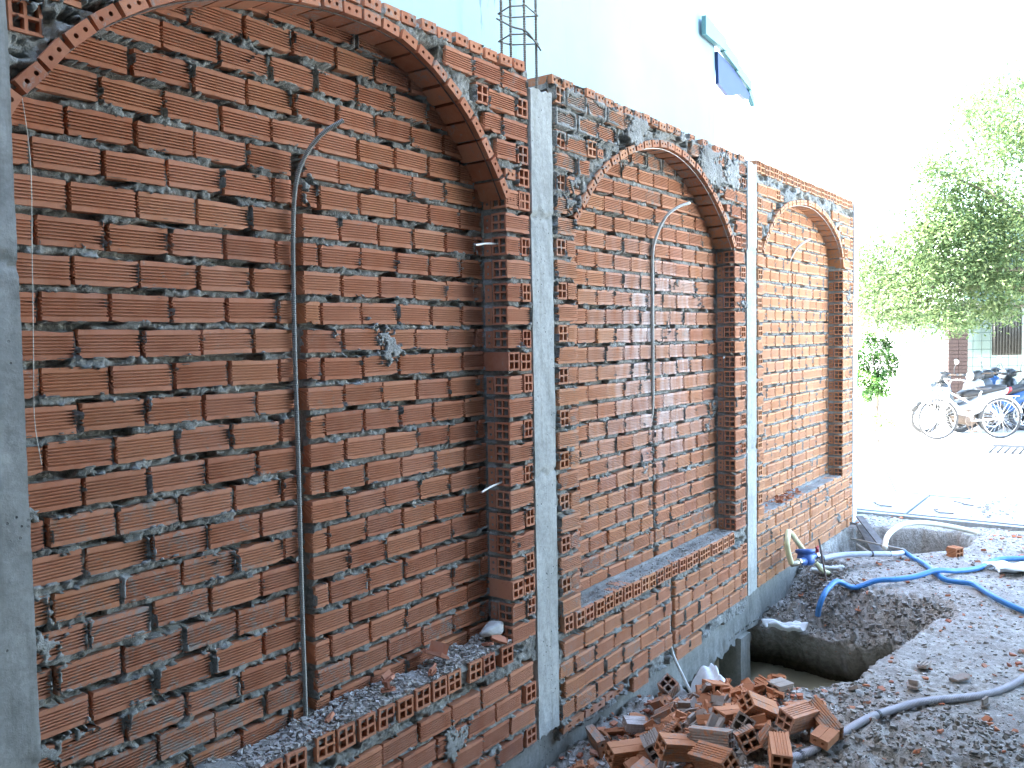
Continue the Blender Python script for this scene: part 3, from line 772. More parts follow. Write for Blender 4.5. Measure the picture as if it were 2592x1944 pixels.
def shard_mesh(seed):
    rg = random.Random(seed); mb = MB(); a, b, t = rg.uniform(.04, .10), rg.uniform(.03, .06), .009
    n = 7; out = []
    for k in range(n):
        an = 2*pi*k/n; rr = rg.uniform(.7, 1.05); out.append((a*.5*rr*math.copysign(abs(cos(an))**.7, cos(an)), b*.5*rr*math.copysign(abs(sin(an))**.7, sin(an))))
    vs = [(x, y, 0) for x, y in out]+[(x*.96, y*.96, t+.004*sin(x*400)) for x, y in out]
    mb.add(vs, [tuple(range(n-1, -1, -1)), tuple(range(n, 2*n))]+[(k, (k+1) % n, n+(k+1) % n, n+k) for k in range(n)])
    if seed % 2:      # a bit of cross wall still attached
        M = Matrix.Translation((0, 0, t)); mb.box(-a*.35, a*.3, -.004, .004, 0, rg.uniform(.015, .035), M)
    if seed % 3 == 0:
        for q in range(3): mb.box(-a*.4, a*.38, -b*.35+q*b*.25, -b*.35+q*b*.25+.005, t, t+.0035)
    return mb.mesh('shard')
LB = [loose_brick(.18, 1), loose_brick(.18, 2, .12), loose_brick(.12, 3, .3), loose_brick(.09, 4, .35), loose_brick(.18, 5, .25)]
L2 = [loose_brick(.18, 8, .0, .08, .042, 2), loose_brick(.11, 9, .3, .08, .042, 2)]
SH = [shard_mesh(i) for i in range(9)]
for m in LB+L2+SH: m.materials.append(BR)
HG = 'loose hollow bricks in the rubble heap'
def lb(me, x, y, z, rx, ry, rz, label, stain=.25, bloom=0., name='loose_brick', group=HG, sc=1):
    if group != None:
        g_ = float(ground_h(np.array([x]), np.array([y]))[0]); zn = g_+.062+max(0, z+.06)*.75; t_ = (zn-CAM.z)/(z-CAM.z)
        x, y, z = CAM.x+(x-CAM.x)*t_, CAM.y+(y-CAM.y)*t_, zn
    o = obj(name, me, None, None, (x, y, z), (RAD(rx), RAD(ry), RAD(rz)), (sc, sc, sc)); o.color = (min(1, stain+.06), bloom, .45, 1)
    return tag(o, label, 'brick', group)
lb(LB[0], 4.10, -.46, -.015, 8, 14, 42, 'hollow brick on the heap crest showing four square holes, just below the white sack', .1)
lb(LB[0], 3.93, -.42, -.06, 12, -6, 158, 'grey-topped ribbed brick on the heap left of the four-hole brick under the sack', .5)
lb(L2[0], 3.88, -.565, -.055, 24, 8, 112, 'flat smooth orange brick sloping towards the viewer below the four-hole brick', .0)
lb(LB[0], 3.97, -.60, -.075, 6, 10, -22, 'long smooth orange brick lying across the middle of the heap', .0)
lb(LB[4], 3.62, -.64, -.03, 14, 6, 96, 'mortar-streaked ribbed brick pointing at the viewer in the middle of the heap', .62)
lb(LB[3], 3.86, -.70, -.04, 30, 24, 24, 'grey mortar-coated ribbed brick chunk in the middle of the heap', .95)
lb(LB[3], 3.76, -.76, -.055, -24, 14, 34, 'broken ribbed chunk with a mortar patch beside the near end of the grey hose', .5)
lb(LB[2], 4.25, -.74, -.0, 4, 6, -16, 'mortar-caked brick with a dark hole standing against the pit water', .85)
lb(LB[0], 4.05, -.71, -.03, 34, 28, -28, 'dark-undersided ribbed brick tilted steeply at the top right of the heap', .35)
lb(LB[1], 4.10, -.88, -.05, 16, 4, -18, 'light ribbed brick lying on its side near the right end of the heap', .3, .2)
lb(LB[1], 4.13, -.99, -.05, -20, -24, 58, 'rightmost ribbed brick of the heap leaning up with pale mortar on its face', .42)
lb(LB[1], 3.70, -.93, -.045, 4, -6, 24, 'corner-on brick with wide ribs just above the grey hose', .12)
lb(LB[0], 3.46, -.56, -.03, 12, 12, -36, 'ribbed brick left of the mortar-streaked brick, with deep shade beneath it', .3)
lb(LB[0], 3.33, -.37, -.055, 14, 3, -34, 'ribbed brick lying level at the bottom edge of the heap next to the ground beam', .12)
lb(LB[0], 3.02, -.30, -.14, 0, 0, -20, 'brick under the level ribbed brick at the bottom edge of the photo', .4)
lb(LB[2], 3.53, -.40, -.09, 62, 0, 38, 'grey broken brick with its crossed inner walls laid open', .9)
lb(L2[0], 3.985, -.25, -.09, 70, 8, 40, 'flat brick slab propping up the broken brick at the foot of the white conduit', .5)
lb(LB[2], 4.02, -.24, -.02, 38, 40, 20, 'broken brick propped on the heap at the foot of the white conduit', .55, .3)
lb(LB[1], 3.52, -.70, -.07, 64, 10, 70, 'dark tilted brick at the bottom of the heap beside the ribbed brick with shade beneath', .35)
lb(L2[1], 3.90, -.26, -.07, 60, 30, 60, 'smooth broken brick standing on edge below the propped brick', .35)
lb(L2[0], 4.26, -.86, -.07, 4, 4, -34, 'long flat brick with red edge at the far end of the heap', .4)
lb(L2[1], 3.96, -1.05, -.045, 10, -8, -10, 'small ribbed brick fragment at the right foot of the heap above the hose', .2)
lb(L2[0], 3.42, -.16, -.09, 78, 0, 50, 'thin dark slab of brick leaning against the ground beam', .5)
lb(L2[1], 3.56, -.29, -.03, 6, 8, -46, 'pale flat tile-like brick face lying on the left of the heap', .9, .6)
for i, (x, y) in enumerate([(3.22, -.50), (3.62, -.46), (3.75, -.36), (3.84, -.84), (3.18, -.75)]):
    lb(LB[2+i % 2], x, y, -.07+.012*(i % 3), 20+31*i, 17*i, 47*i, 'half-broken hollow brick buried among the shards of the rubble heap', .5, name='broken_brick', group='half-broken bricks among the shards of the rubble heap')
rg = random.Random(99)
for i in range(230):
    t_ = rg.random(); x = rg.gauss(3.72, .28); y = -.52+.20*rg.gauss(0, 1)-.18*(x-3.7)
    if y > -.03 or y < -1.1 or x > 4.42 or x < 3.0: continue
    z = float(ground_h(np.array([x]), np.array([y]))[0])
    z += .015+rg.uniform(0, .05)*math.exp(-((x-3.8)/.45)**2-((y+.5)/.35)**2)
    o = obj('brick_shard', SH[i % 9], None, None, (x, y, z), (rg.gauss(0, .55), rg.gauss(0, .55), rg.uniform(0, 6.28)), (rg.uniform(.9, 1.7),)*3)
    st_ = rg.choice([.0, .05, .2, .85]); o.color = (st_, 0, .4, 1)
    kind_ = 'grey mortar-coated' if st_ > .5 else 'clean orange'; where_ = 'beside the ground beam' if y > -.38 else ('at the pit end' if x > 3.95 else ('at the front by the grey hose' if y < -.68 else 'in the middle'))
    tag(o, f'{kind_} hollow-brick shard in the rubble heap, {where_}', 'shard', f'{kind_} heap shards {where_}')
for o, l in ((chips('heap_rubble', 5000, lambda r, n: r.normal(3.72, .34, n), lambda r, n: r.normal(-.5, .24, n), .005, .030, CH_G, 11, keep=lambda x, y: ing(x, y) & (x < 4.45), lift=.0, sink=.8), 'grey mortar crumbs filling the rubble heap'),
             (chips('heap_brick_crumbs', 1500, lambda r, n: r.normal(3.75, .30, n), lambda r, n: r.normal(-.48, .22, n), .008, .050, CH_B, 12, keep=lambda x, y: ing(x, y) & (x < 4.45), lift=.01, sink=.8, flat=.30), 'orange brick crumbs filling the rubble heap')):
    tag(o, l, 'rubble')
lb(LB[3], 7.555, -1.015, .045, 0, 0, 62, 'single hollow brick with four holes standing beside the far pit', .15, name='loose_brick', group=None, sc=1.05)
for i, (x, y, s, st_, l) in enumerate([(4.92, -1.29, 1.5, .95, 'flat pale mortar slab lying right of the pit, largest of the scattered pieces'), (4.60, -1.30, 1.5, .85, 'dark slate-like flake left of the pale mortar slab'),
        (4.84, -1.47, 1.3, .8, 'pale broken flake on the soil just above the right part of the grey hose'), (4.84, -.985, .9, .1, 'orange brick fragment sitting on the rim of the pit'), (4.49, -1.10, .8, .4, 'reddish fragment on the near corner of the pit rim'),
        (6.18, -.63, .8, .0, 'bright orange fragment below the long blue hose on the bank'), (5.48, -1.70, 1.0, .6, 'pinkish brick flake at the right edge of the photo below the blue hose'), (4.57, -1.62, 1.2, .9, 'grey flake lying just above the grey hose')]):
    o = obj('brick_fragment', SH[i], None, None, (x, y, float(ground_h(np.array([x]), np.array([y]))[0])+.012), (.15*((i % 3)-1), .1, i*1.3), (s, s, s)); o.color = (st_, 0, 0, 1)
    tag(o, l, 'fragment')
# debris lying on the sills
def sill_z(x, y): return np.full(x.shape, .478)
for nm, x0, x1, n, sd, l, dens in (('sill_debris', 1.0, 2.98, 6500, 21, 'grey mortar crumbs heaped on the ledge of the nearest bay', 1), ('sill_debris', 3.6, 5.5, 900, 22, 'thin mortar crumbs on the ledge of the middle bay', 0), ('sill_debris', 6.1, 8.1, 500, 23, 'mortar crumbs on the ledge of the farthest bay', 0)):
    zf = (lambda x, y: .482+.05*np.clip(fbm(x, y, 6, 5, 3)-.40, 0, 1)*2*np.clip((y+.0)/.12, 0, 1)) if dens else sill_z
    tag(chips(nm, n, U(x0, x1), U(.0, .128), 0.003, .019 if dens else .011, CH_G, sd, zfn=zf, flat=.6, sink=.6), l, 'debris')
mb = MB()
for (x0, x1, dz) in ((.995, 2.99, .0), (3.56, 5.545, .0), (6.095, 8.11, .012)): pass
def ledge(x0, x1, top, seed):
    nx, ny = int((x1-x0)/.01)+1, 16
    X, Y = np.meshgrid(np.linspace(x0, x1, nx), np.linspace(.004, .136, ny), indexing='ij')
    Z = top+.004+.012*(fbm(X, Y, 30, seed, 4)-.5)+(.035*np.clip(fbm(X, Y, 5, seed+2, 3)-.45, 0, 1)*3*np.clip(Y/.1, 0, 1) if seed == 51 else .010*(Y > .11))
    Z = np.where(Y < .006, top-.02, Z)
    return mesh_np('ledge', np.stack([X, Y, Z], -1).reshape(-1, 3), grid_faces(nx, ny), True)
for w_, x0, x1, top, sd in ((B1, 1.0, 2.985, .474, 51), (B2, 3.565, 5.54, .474, 52), (B3, 6.10, 8.105, .497, 53)):
    obj('ledge_mortar', ledge(x0, x1, top, sd), MO, w_.root, -w_.o)
for i, (x, y, z, s, st_, l) in enumerate([(2.31, .085, .52, 1.3, .15, 'pink ribbed shard with mortar lumps on the ledge of the nearest bay, midway along'), (2.25, .035, .505, 1.2, .2, 'flat pink shard resting on the ledge edge of the nearest bay'), (2.56, .07, .535, 1.5, .1, 'large orange shard on top of the debris on the ledge of the nearest bay'),
        (2.49, .03, .50, 1.0, 0., 'bright orange crumpled shard on the ledge of the nearest bay'), (2.85, .03, .50, .9, 0., 'orange shard on the ledge left of the white stone'), (2.92, .02, .505, 1.0, .1, 'pink-orange shard directly below the white stone on the ledge'), (1.98, .05, .50, 1., .1, 'orange shard on the ledge just right of the chase of the nearest bay')]):
    o = obj('ledge_shard', SH[(i*2+1) % 9], None, None, (x, y, z), (.4*((i % 3)-1), .3*((i % 2)*2-1), i*1.1), (s, s, s)); o.color = (st_, .1, 0, 1); tag(o, l, 'shard')
me = bpy.data.meshes.new('stone'); bm = bmesh.new(); bmesh.ops.create_icosphere(bm, subdivisions=3, radius=.05)
for v in bm.verts: v.co = Vector((v.co.x*1.3, v.co.y*.8, v.co.z*.65))*(1+.25*(math.sin(v.co.x*90)+math.cos(v.co.y*80+v.co.z*60))*.4)
bm.to_mesh(me); bm.free()
tag(obj('white_stone', me, mat_plain('pale_stone', (.5, .52, .5), .8, var=.2), None, (2.93, .065, .54)), 'pale grey-white stone in the right corner of the nearest bay ledge', 'stone')
for i in range(34):
    x = rg.gauss(6.72, .16); y = rg.uniform(.01, .11)
    o = obj('ledge_chip', SH[i % 9], None, None, (x, y, .507+rg.uniform(0, .02)), (rg.gauss(0, .3), rg.gauss(0, .3), rg.uniform(0, 6)), (rg.uniform(.35, .75),)*3); o.color = (0, 0, 0, 1)
    tag(o, 'small bright orange brick chip piled on the ledge of the farthest bay', 'chip', 'orange brick chips on the ledge of the farthest bay')

# ------------------------------------------------------------------ rebar cage on the column
cage = empty('rebar_cage', (3.26, .1, 2.88), 'rusty rebar cage of four rods and bent stirrups rising from the pale column', 'rebar')
RB = mat_plain('weathered_rebar', (.20, .19, .16), .75, .3, .3, .35, 90)
cx, cy, cz = 3.26, .1, 2.88
rods = {}
for (x, y, ln) in ((3.209, .17, 1.3), (3.28, .17, 1.3), (3.19, .03, 1.3), (3.281, .03, 1.3)):
    mb = MB(); mb.tube([(x-cx, y-cy, -.05), (x-cx+.002, y-cy, .4), (x-cx-.003, y-cy, ln)], .0062, 8, corr=.0012, pitch=.009, step=.0022)
    obj('rod', mb.mesh('rod'), RB, cage)
for zc, tilt in ((.385, .0), (.262, 0.), (.80, .03)):
    mb = MB(); pts = [(3.200-cx, .025-cy, zc-.12+.12), (3.290-cx, .022-cy, zc-.02+tilt), (3.295-cx, .178-cy, zc+.01), (3.20-cx, .18-cy, zc), (3.183-cx, .1-cy, zc+.01)]
    [mb.bar(pts[q], pts[(q+1) % 5], .0035, n=6) for q in range(5)]
    obj('stirrup', mb.mesh('stirrup'), RB, cage)
mb = MB(); mb.tube([(3.186-cx, .178-cy, .36), (3.20-cx, .1-cy, .31), (3.19-cx, .02-cy, .27), (3.275-cx, .02-cy, .235), (3.29-cx, .01-cy, .21)], .0045, 6, step=.01)
obj('tie_wire', mb.mesh('tie'), RB, cage)
mb = MB(); mb.bar((8.50, .08, 2.98), (8.50, .08, 3.22), .006, n=6)
tag(obj('rebar_stub', mb.mesh('stub'), RB), 'thin rebar stub standing up from the bright end column', 'rebar')
# short tie rods sticking out of the pier reveals
for i, (a, b, l) in enumerate([((3.0, .05, 2.207), (2.80, .02, 2.185), 'upper pale tie rod sticking out of the right reveal of the nearest bay'), ((2.995, .05, 1.175), (2.80, .01, 1.165), 'lower white-painted tie rod sticking out of the right reveal of the nearest bay'),
                               ((5.56, .08, 1.655), (5.42, .03, 1.645), 'short tie rod sticking out of the right reveal of the middle bay')]):
    mb = MB(); mb.tube([a, tuple((p+q)/2+.004*(k-1) for k, (p, q) in enumerate(zip(a, b))), b], .0045, 7, corr=.0008, step=.004)
    tag(obj('tie_rod', mb.mesh('rod', True), mat_plain('pale_rod', (.55, .54, .48), .6, .2)), l, 'rod')
mb = MB(); mb.tube([(1.026, .06, 2.66), (1.046, .06, 2.481), (1.066, .06, 2.272), (1.058, .055, 2.035), (1.053, .06, 1.80), (1.050, .065, 1.62), (1.06, .06, 1.5)], .0011, 5, step=.03)
tag(obj('plumb_string', mb.mesh('string'), mat_plain('nylon_string', (.6, .58, .5), .7)), 'thin nylon string hanging beside the dark left column', 'string')

# ------------------------------------------------------------------ conduits in the chases
SH_ = mat_plain('corrugated_conduit', (.24, .24, .21), .6, .15, .5, .2, 50)
def conduit(pts, r, label, mat, corr=.0012, pitch=.006):
    mb = MB(); mb.tube(pts, r, 9, corr=corr, pitch=pitch, step=.0016 if corr else .02)
    return tag(obj('electric_conduit', mb.mesh('conduit', True), mat), label, 'conduit', 'electrical conduits let into the wall chases')
conduit([(1.940, .126, .50), (1.936, .124, .9), (1.938, .124, 1.35), (1.936, .122, 1.8), (1.938, .116, 2.15), (1.944, .10, 2.33), (1.968, .07, 2.43), (2.01, .03, 2.50), (2.065, -.005, 2.545)], .0075, 'corrugated metal conduit curving out of the chase in the nearest bay', SH_)
conduit([(4.603, .175, 1.10), (4.600, .160, 1.25), (4.592, .130, 1.38), (4.588, .124, 1.6), (4.588, .122, 2.0), (4.590, .120, 2.28), (4.615, .10, 2.40), (4.67, .07, 2.50), (4.75, .03, 2.56), (4.84, .0, 2.59)], .0085, 'thin pale conduit curving out of the chase in the middle bay', mat_plain('pale_conduit', (.5, .5, .44), .5), corr=0)
conduit([(7.100, .18, 2.30), (7.103, .14, 2.42), (7.13, .10, 2.50), (7.18, .06, 2.545), (7.24, .03, 2.575)], .0085, 'thin pale conduit curving out of the chase in the farthest bay', mat_plain('pale_conduit2', (.55, .55, .5), .5), corr=0)
conduit([(4.585, .03, .41), (4.583, .03, .1), (4.583, .015, -.05), (4.586, -.06, -.2), (4.56, -.12, -.27)], .0095, 'white conduit dropping from the ledge of the middle bay into the rubble heap', mat_plain('white_pvc', (.62, .62, .56), .4), corr=0)
conduit([(7.157, .02, .37), (7.157, .014, .22), (7.157, .03, .10)], .0085, 'short white conduit below the ledge of the farthest bay', mat_plain('white_pvc2', (.7, .7, .66), .4), corr=0)

# ------------------------------------------------------------------ water meter, stakes and hoses
BLUE = mat_plain('meter_blue_paint', (.055, .13, .36), .4, .1, .5, .25, 12); BRASS = mat_plain('dull_brass', (.42, .38, .3), .4, .8)
wm = empty('water_meter', (6.41, -.2, .09), 'blue water meter with a round glass dial between yellow hoses and a grey pipe', 'water meter')
def rel(o, p): return (p[0]-o.location.x, p[1]-o.location.y, p[2]-o.location.z)
TM = Matrix.Rotation(RAD(-8), 4, 'X') @ Matrix.Rotation(RAD(10), 4, 'Y')
mb = MB(); mb.lathe([(.0, -.01), (.045, -.01), (.062, .01), (.064, .045), (.058, .06), (.056, .075), (.070, .080), (.072, .102), (.066, .108), (.052, .106), (.050, .098)], 28, TM); obj('meter_body', mb.mesh('b', True), BLUE, wm)
mb = MB(); mb.lathe([(.050, .099), (.0, .100)], 24, TM); obj('dial', mb.mesh('d'), mat_plain('dial_glass', (.62, .66, .66), .15, spec=.6), wm)
mb = MB(); mb.bar((-.16, .0, .05), (-.05, 0, .03), .022, .03, 14); mb.bar((.05, 0, .03), (.16, -.02, .03), .03, .02, 14); obj('pipe_stub', mb.mesh('s', True), BLUE, wm)
for a, b in (((-.19, .0, .055), (-.155, 0, .05)), ((.155, -.02, .03), (.185, -.03, .03))):
    mb = MB(); mb.bar(a, b, .027, n=6); obj('union_nut', mb.mesh('n'), BRASS, wm)
mb = MB(); mb.tube([(-.24, .03, .045), (-.2, .0, .05), (-.19, 0, .055)], .02, 10, step=.01); obj('elbow', mb.mesh('e', True), BRASS, wm)
mb = MB(); mb.bar((.175, -.03, .05), (.175, -.03, .085), .012, n=8); mb.box(.15, .20, -.036, -.024, .085, .10); obj('valve_handle', mb.mesh('v'), mat_plain('red_valve', (.35, .03, .04), .4), wm)
def hose(name, pts, r, mat, label, cat='hose', corr=0, pitch=.006, clamps=(), n=12, group=None):
    root = empty(name, pts[0], label, cat, group); mb = MB(); mb.tube([rel(root, p) for p in pts], r, n, corr=corr, pitch=pitch, step=.0018 if corr else max(.008, r*.7))
    obj('hose_wall', mb.mesh('hose', True), mat, root)
    for c in clamps:
        P_ = [Vector(p) for p in pts]; i, f = int(c), c-int(c); a = P_[i].lerp(P_[i+1], f); d = (P_[i+1]-P_[i]).normalized()
        mb = MB(); mb.bar(Vector(rel(root, a-d*.008)), Vector(rel(root, a+d*.008)), r*1.13, n=n); obj('clamp', mb.mesh('clamp'), DARKST, root)
    return root
YEL = mat_plain('yellowed_hose', (.66, .62, .36), .35, var=.15); WHT = mat_plain('white_hose', (.72, .72, .62), .35, var=.1)
hose('water_hose', [(6.17, -.17, .14), (6.15, -.155, .22), (6.135, -.15, .28), (6.16, -.145, .325), (6.215, -.13, .348), (6.29, -.11, .345), (6.40, -.10, .30), (6.52, -.10, .22), (6.62, -.12, .13)], .020, YEL, 'yellowed hose looping up in an arch above the blue water meter')
hose('water_hose', [(6.50, -.20, .11), (6.60, -.22, .05), (6.70, -.23, -.02), (6.82, -.25, -.07)], .019, YEL, 'yellowed hose running down from the blue water meter into the soil')
GP = mat_plain('grey_pvc', (.36, .40, .50), .4, var=.15)
hose('water_pipe', [(6.575, -.26, .10), (6.78, -.36, .10), (6.95, -.50, .09), (7.10, -.62, .075), (7.25, -.66, .05), (7.36, -.68, .04)], .021, GP, 'blue-grey straight pipe with clamps leading right from the water meter', 'pipe', clamps=(.05, 2.2, 3.1, 4.8))
BH = mat_plain('blue_hose', (.045, .20, .48), .4, var=.2, sc=14)
def onground(pts, r, extra=0.0):
    out = []
    for p in pts:
        z = float(ground_h(np.array([p[0]]), np.array([p[1]]))[0]) if len(p) == 2 else p[2]
        out.append((p[0], p[1], max(z+r*.95+.008+extra, -.2)))
    return out
hose('water_hose', [(7.36, -.68, .045)]+onground([(7.30, -.75), (7.08, -.877), (6.86, -.993), (6.73, -1.09), (6.73, -1.186), (6.68, -1.269), (6.502, -1.368), (6.332, -1.479), (6.217, -1.622), (6.05, -1.80), (5.8, -2.0)], .019), .019, BH, 'shorter blue hose running from the grey pipe to the right edge of the photo')
hose('water_hose', [(6.03, -.40, -.16), (6.00, -.42, -.08), (6.03, -.44, -.01), (6.12, -.45, .022), (6.24, -.475, .040)]+onground([(6.36, -.56), (6.44, -.69), (6.50, -.80), (6.63, -.91)], .019, .018)+[(6.79, -1.014, .072)]+onground([(6.96, -1.12), (7.21, -1.235), (7.46, -1.296), (7.56, -1.357), (7.64, -1.44), (7.8, -1.6)], .019), .019, BH, 'long blue hose whose cut end bends down into the water pit')
hose('water_hose', [(7.33, -.54, .06), (7.45, -.53, .12), (7.65, -.53, .14), (7.90, -.56, .15), (8.15, -.63, .13), (8.35, -.76, .09), (8.46, -.92, .05), (8.50, -1.05, .02)], .022, WHT, 'white hose arching over the far pit')
CG = mat_plain('grey_corrugated_hose', (.40, .42, .46), .38, var=.15)
hose('drain_hose', [(3.56, -.775, .045), (3.51, -.81, .035)]+[(3.471, -.858, .03), (3.435, -.925, .03), (3.462, -.994, .03), (3.534, -1.047, .03), (3.649, -1.095, .03), (3.812, -1.146, .035), (3.965, -1.184, .04), (4.121, -1.233, .04), (4.268, -1.287, .03), (4.397, -1.356, .03), (4.50, -1.446, .03), (4.598, -1.544, .03), (4.71, -1.629, .03), (4.854, -1.692, .03), (5.013, -1.738, .03), (5.25, -1.80, .03)], .0175, CG, 'grey spiral-ribbed hose curving from the rubble heap to the right edge of the photo', corr=.0013, pitch=.009, clamps=(5.3, 9.1))
for a, b, r, l, c in (((6.555, -.25, .255), (6.40, -.36, -.06), .0075, 'upright rusty rebar stake beside the water meter', 'stake'), ((6.56, -.24, .09), (6.29, -.2, .012), .004, 'thin slanting wire stake below the water meter', 'wire'),
                      ((8.06, -.09, -.06), (7.7, -.62, -.02), .009, 'upper grey rod lying across the far pit', 'rod'), ((7.98, -.16, -.09), (7.62, -.60, -.20), .012, 'lower grey rod leaning inside the far pit', 'rod'), ((6.24, -.60, .035), (6.40, -.52, .03), .004, 'short pale stick below the long blue hose', 'stick')):
    mb = MB(); mb.bar(a, b, r, n=8); tag(obj('rebar_stake' if c == 'stake' else c+'_piece', mb.mesh('rod'), STEEL if c != 'rod' else GALV), l, c)

# plastic scraps, sack, planks in the far pit
def sheet(name, pts_fn, nu, nv, mat, label, cat, thick=.002):
    U_, V_ = np.meshgrid(np.linspace(0, 1, nu), np.linspace(0, 1, nv), indexing='ij')
    P = pts_fn(U_, V_); n = nu*nv; Fc = grid_faces(nu, nv)
    o = obj(name, mesh_np(name, P.reshape(-1, 3), Fc, True), mat); m = o.modifiers.new('solid', 'SOLIDIFY'); m.thickness = thick
    return tag(o, label, cat)
PLW = mat_plain('white_woven_plastic', (.74, .78, .78), .45, var=.08, sc=60, bd=.002)
def sackf(u, v):
    e = (np.abs(u-.5)*2); w_ = .115*(1-.35*v)
    x = 4.66-.34*v+(u-.5)*w_*1.6; y = -.16-.40*v-(u-.5)*w_*1.3
    z = -.185-.08*v+.09*np.cos((u-.5)*pi)*np.sin(np.pi*np.clip(v*.9+.22, 0, 1))-.14*e**3-.10*(v < .04)
    z = z+.035*(fbm(u, v, 6, 3, 3)-.5)+.012*np.sin(u*22+v*9)*(1-.3*v)+.008*np.sin(v*37)
    return np.stack([x+.015*np.sin(v*13), y+.012*np.sin(u*11), z], -1)
sheet('plastic_sack', sackf, 30, 36, PLW, 'crumpled white plastic sack draped behind the rubble heap', 'sack')
def scrapf(cx, cy, cz, sx, sy, am, sd, rz=0.):
    def f(u, v):
        X = (u-.5)*sx*(1-.3*(v-.5)); Y = (v-.5)*sy*(1+.5*np.sin(u*6+sd)*.4); c, s_ = cos(rz), sin(rz)
        return np.stack([cx+c*X-s_*Y, cy+s_*X+c*Y, cz+am*(fbm(u, v, 3.2, sd, 3)-.3)+am*.4*np.sin(u*13)], -1)
    return f
sheet('plastic_scrap', scrapf(5.93, -.20, -.25, .10, .26, .06, 4, .3), 18, 18, PLW, 'white plastic scrap on the lip of the pit below the ground beam', 'plastic scrap')
sheet('plastic_scrap', scrapf(7.33, -1.50, .03, .22, .42, .06, 9, .5), 20, 24, PLW, 'crumpled clear plastic bag on the soil at the right edge of the photo', 'plastic bag')
sheet('plastic_scrap', scrapf(3.93, -.93, .0, .06, .08, .04, 13, .3), 16, 16, PLW, 'small white plastic wad at the right foot of the rubble heap', 'plastic scrap')
sheet('plastic_scrap', scrapf(6.86, -.22, -.06, .06, .22, .07, 14, .6), 16, 16, PLW, 'white plastic rag where the yellow hose enters the soil', 'plastic scrap')
WD = mat_plain('weathered_board', (.16, .15, .14), .85, var=.4, sc=18); WDL = mat_plain('pale_board', (.50, .52, .5), .8, var=.2, sc=18)
for (a, b, wd, th, m, l) in (((8.30, -.10, .10), (7.90, -.38, -.04), .06, .015, WD, 'pale board slanting over the left side of the far pit'), ((8.26, -.13, .03), (7.95, -.34, -.12), .10, .012, WD, 'dark board underneath the pale board at the far pit'),
                             ((8.38, -.03, .02), (8.30, -.03, -.42), .07, .02, WD, 'dark upright board in the soil at the foot of the end column'), ((8.30, -.04, -.02), (8.27, -.05, -.40), .05, .02, WDL, 'short pale upright board beside the dark board at the end column')):
    a, b = Vector(a), Vector(b); d = b-a; q = d.to_track_quat('X', 'Z'); mb = MB(); mb.box(0, d.length, -wd/2, wd/2, -th/2, th/2)
    o = obj('wooden_board', mb.mesh('board'), m, None, a); o.rotation_mode = 'QUATERNION'; o.rotation_quaternion = q; tag(o, l, 'board')

# ------------------------------------------------------------------ concrete cover slabs with lifting rings, and the yard beyond
SLAB = mat_concrete('cover_slab_concrete', (.26, .28, .275), (.38, .40, .395), (.18, .2, .19), .5)
def slab(x0, x1, y0, y1, z, skew, label, rings):
    s = empty('cover_slab', ((x0+x1)/2, (y0+y1)/2, z), label, 'concrete slab', 'concrete cover slabs in front of the end column'); c = s.location
    mb = MB(); t_ = .07; vs = [(x0, y0), (x1, y0+skew), (x1, y1+skew), (x0, y1)]
    V_ = [(x-c.x, y-c.y, 0) for x, y in vs]+[(x-c.x, y-c.y, -t_) for x, y in vs]
    mb.add(V_, [(0, 1, 2, 3), (7, 6, 5, 4), (0, 4, 5, 1), (1, 5, 6, 2), (2, 6, 7, 3), (3, 7, 4, 0)]); o = obj('slab_body', mb.mesh('slab'), SLAB, s)
    bv = o.modifiers.new('bevel', 'BEVEL'); bv.width = .006; bv.segments = 2
    for (rx, ry, ra) in rings:
        mb = MB(); pts = [(rx-c.x+.06*cos(a)*cos(ra)-.035*sin(a)*sin(ra), ry-c.y+.06*cos(a)*sin(ra)+.035*sin(a)*cos(ra), .006+.012*(1+sin(a))) for a in [2*pi*k/10 for k in range(8)]]
        pts.append((pts[-1][0]+.09*cos(ra+1.2), pts[-1][1]-.10, .006)); mb.tube(pts, .005, 6, step=.01); obj('lifting_ring', mb.mesh('ring'), STEEL, s)
slab(8.95, 10.1, -.36, .55, .045, .0, 'left pale concrete cover slab next to the end column, with a wire lifting ring', [(9.20, -.05, .5)])
slab(8.95, 10.05, -1.75, -.385, .045, .0, 'right pale concrete cover slab with two wire lifting rings', [(9.13, -.62, .2), (9.68, -.72, .9)])
mb = MB(); mb.box(8.86, 8.94, -2.6, .5, -.08, .035)
tag(obj('slab_kerb', mb.mesh('kerb'), SLAB), 'low pale concrete kerb strip in front of the two cover slabs', 'kerb')
mb = MB(); mb.tube([(10.16, .38, .02), (10.14, .1, .018), (10.2, -.2, .02), (10.16, -.5, .02), (10.2, -.75, .018)], .016, 7, step=.03); tag(obj('old_pipe', mb.mesh('pipe'), mat_plain('old_bluegrey_pipe', (.2, .22, .3), .7)), 'thin dark pipe lying along the far edge of the cover slabs', 'pipe')
mb = MB(); mb.bar((10.25, .0, .02), (10.9, .30, .25), .006, n=6); tag(obj('thin_stick', mb.mesh('stick'), DARKST), 'thin stick leaning up from the pipe behind the cover slabs', 'stick')
tag(chips('slab_gravel', 500, U(9.1, 10.6), U(-2.4, -.9), .006, .04, CH_G, 61, zfn=lambda x, y: np.where(x < 10.05, .047, -.004), flat=.5), 'loose gravel scattered on the right cover slab', 'rubble')
dg = empty('drain_grate', (14.9, -1.2, 0), 'steel drain grate with a row of slots set in the sunlit yard', 'drain')
SG = mat_plain('drain_steel', (.012, .016, .022), .6, .3)
mb = MB(); mb.box(.05, .55, -1.2, .88, .0, .012); obj('cover_plate', mb.mesh('pl'), SG, dg)
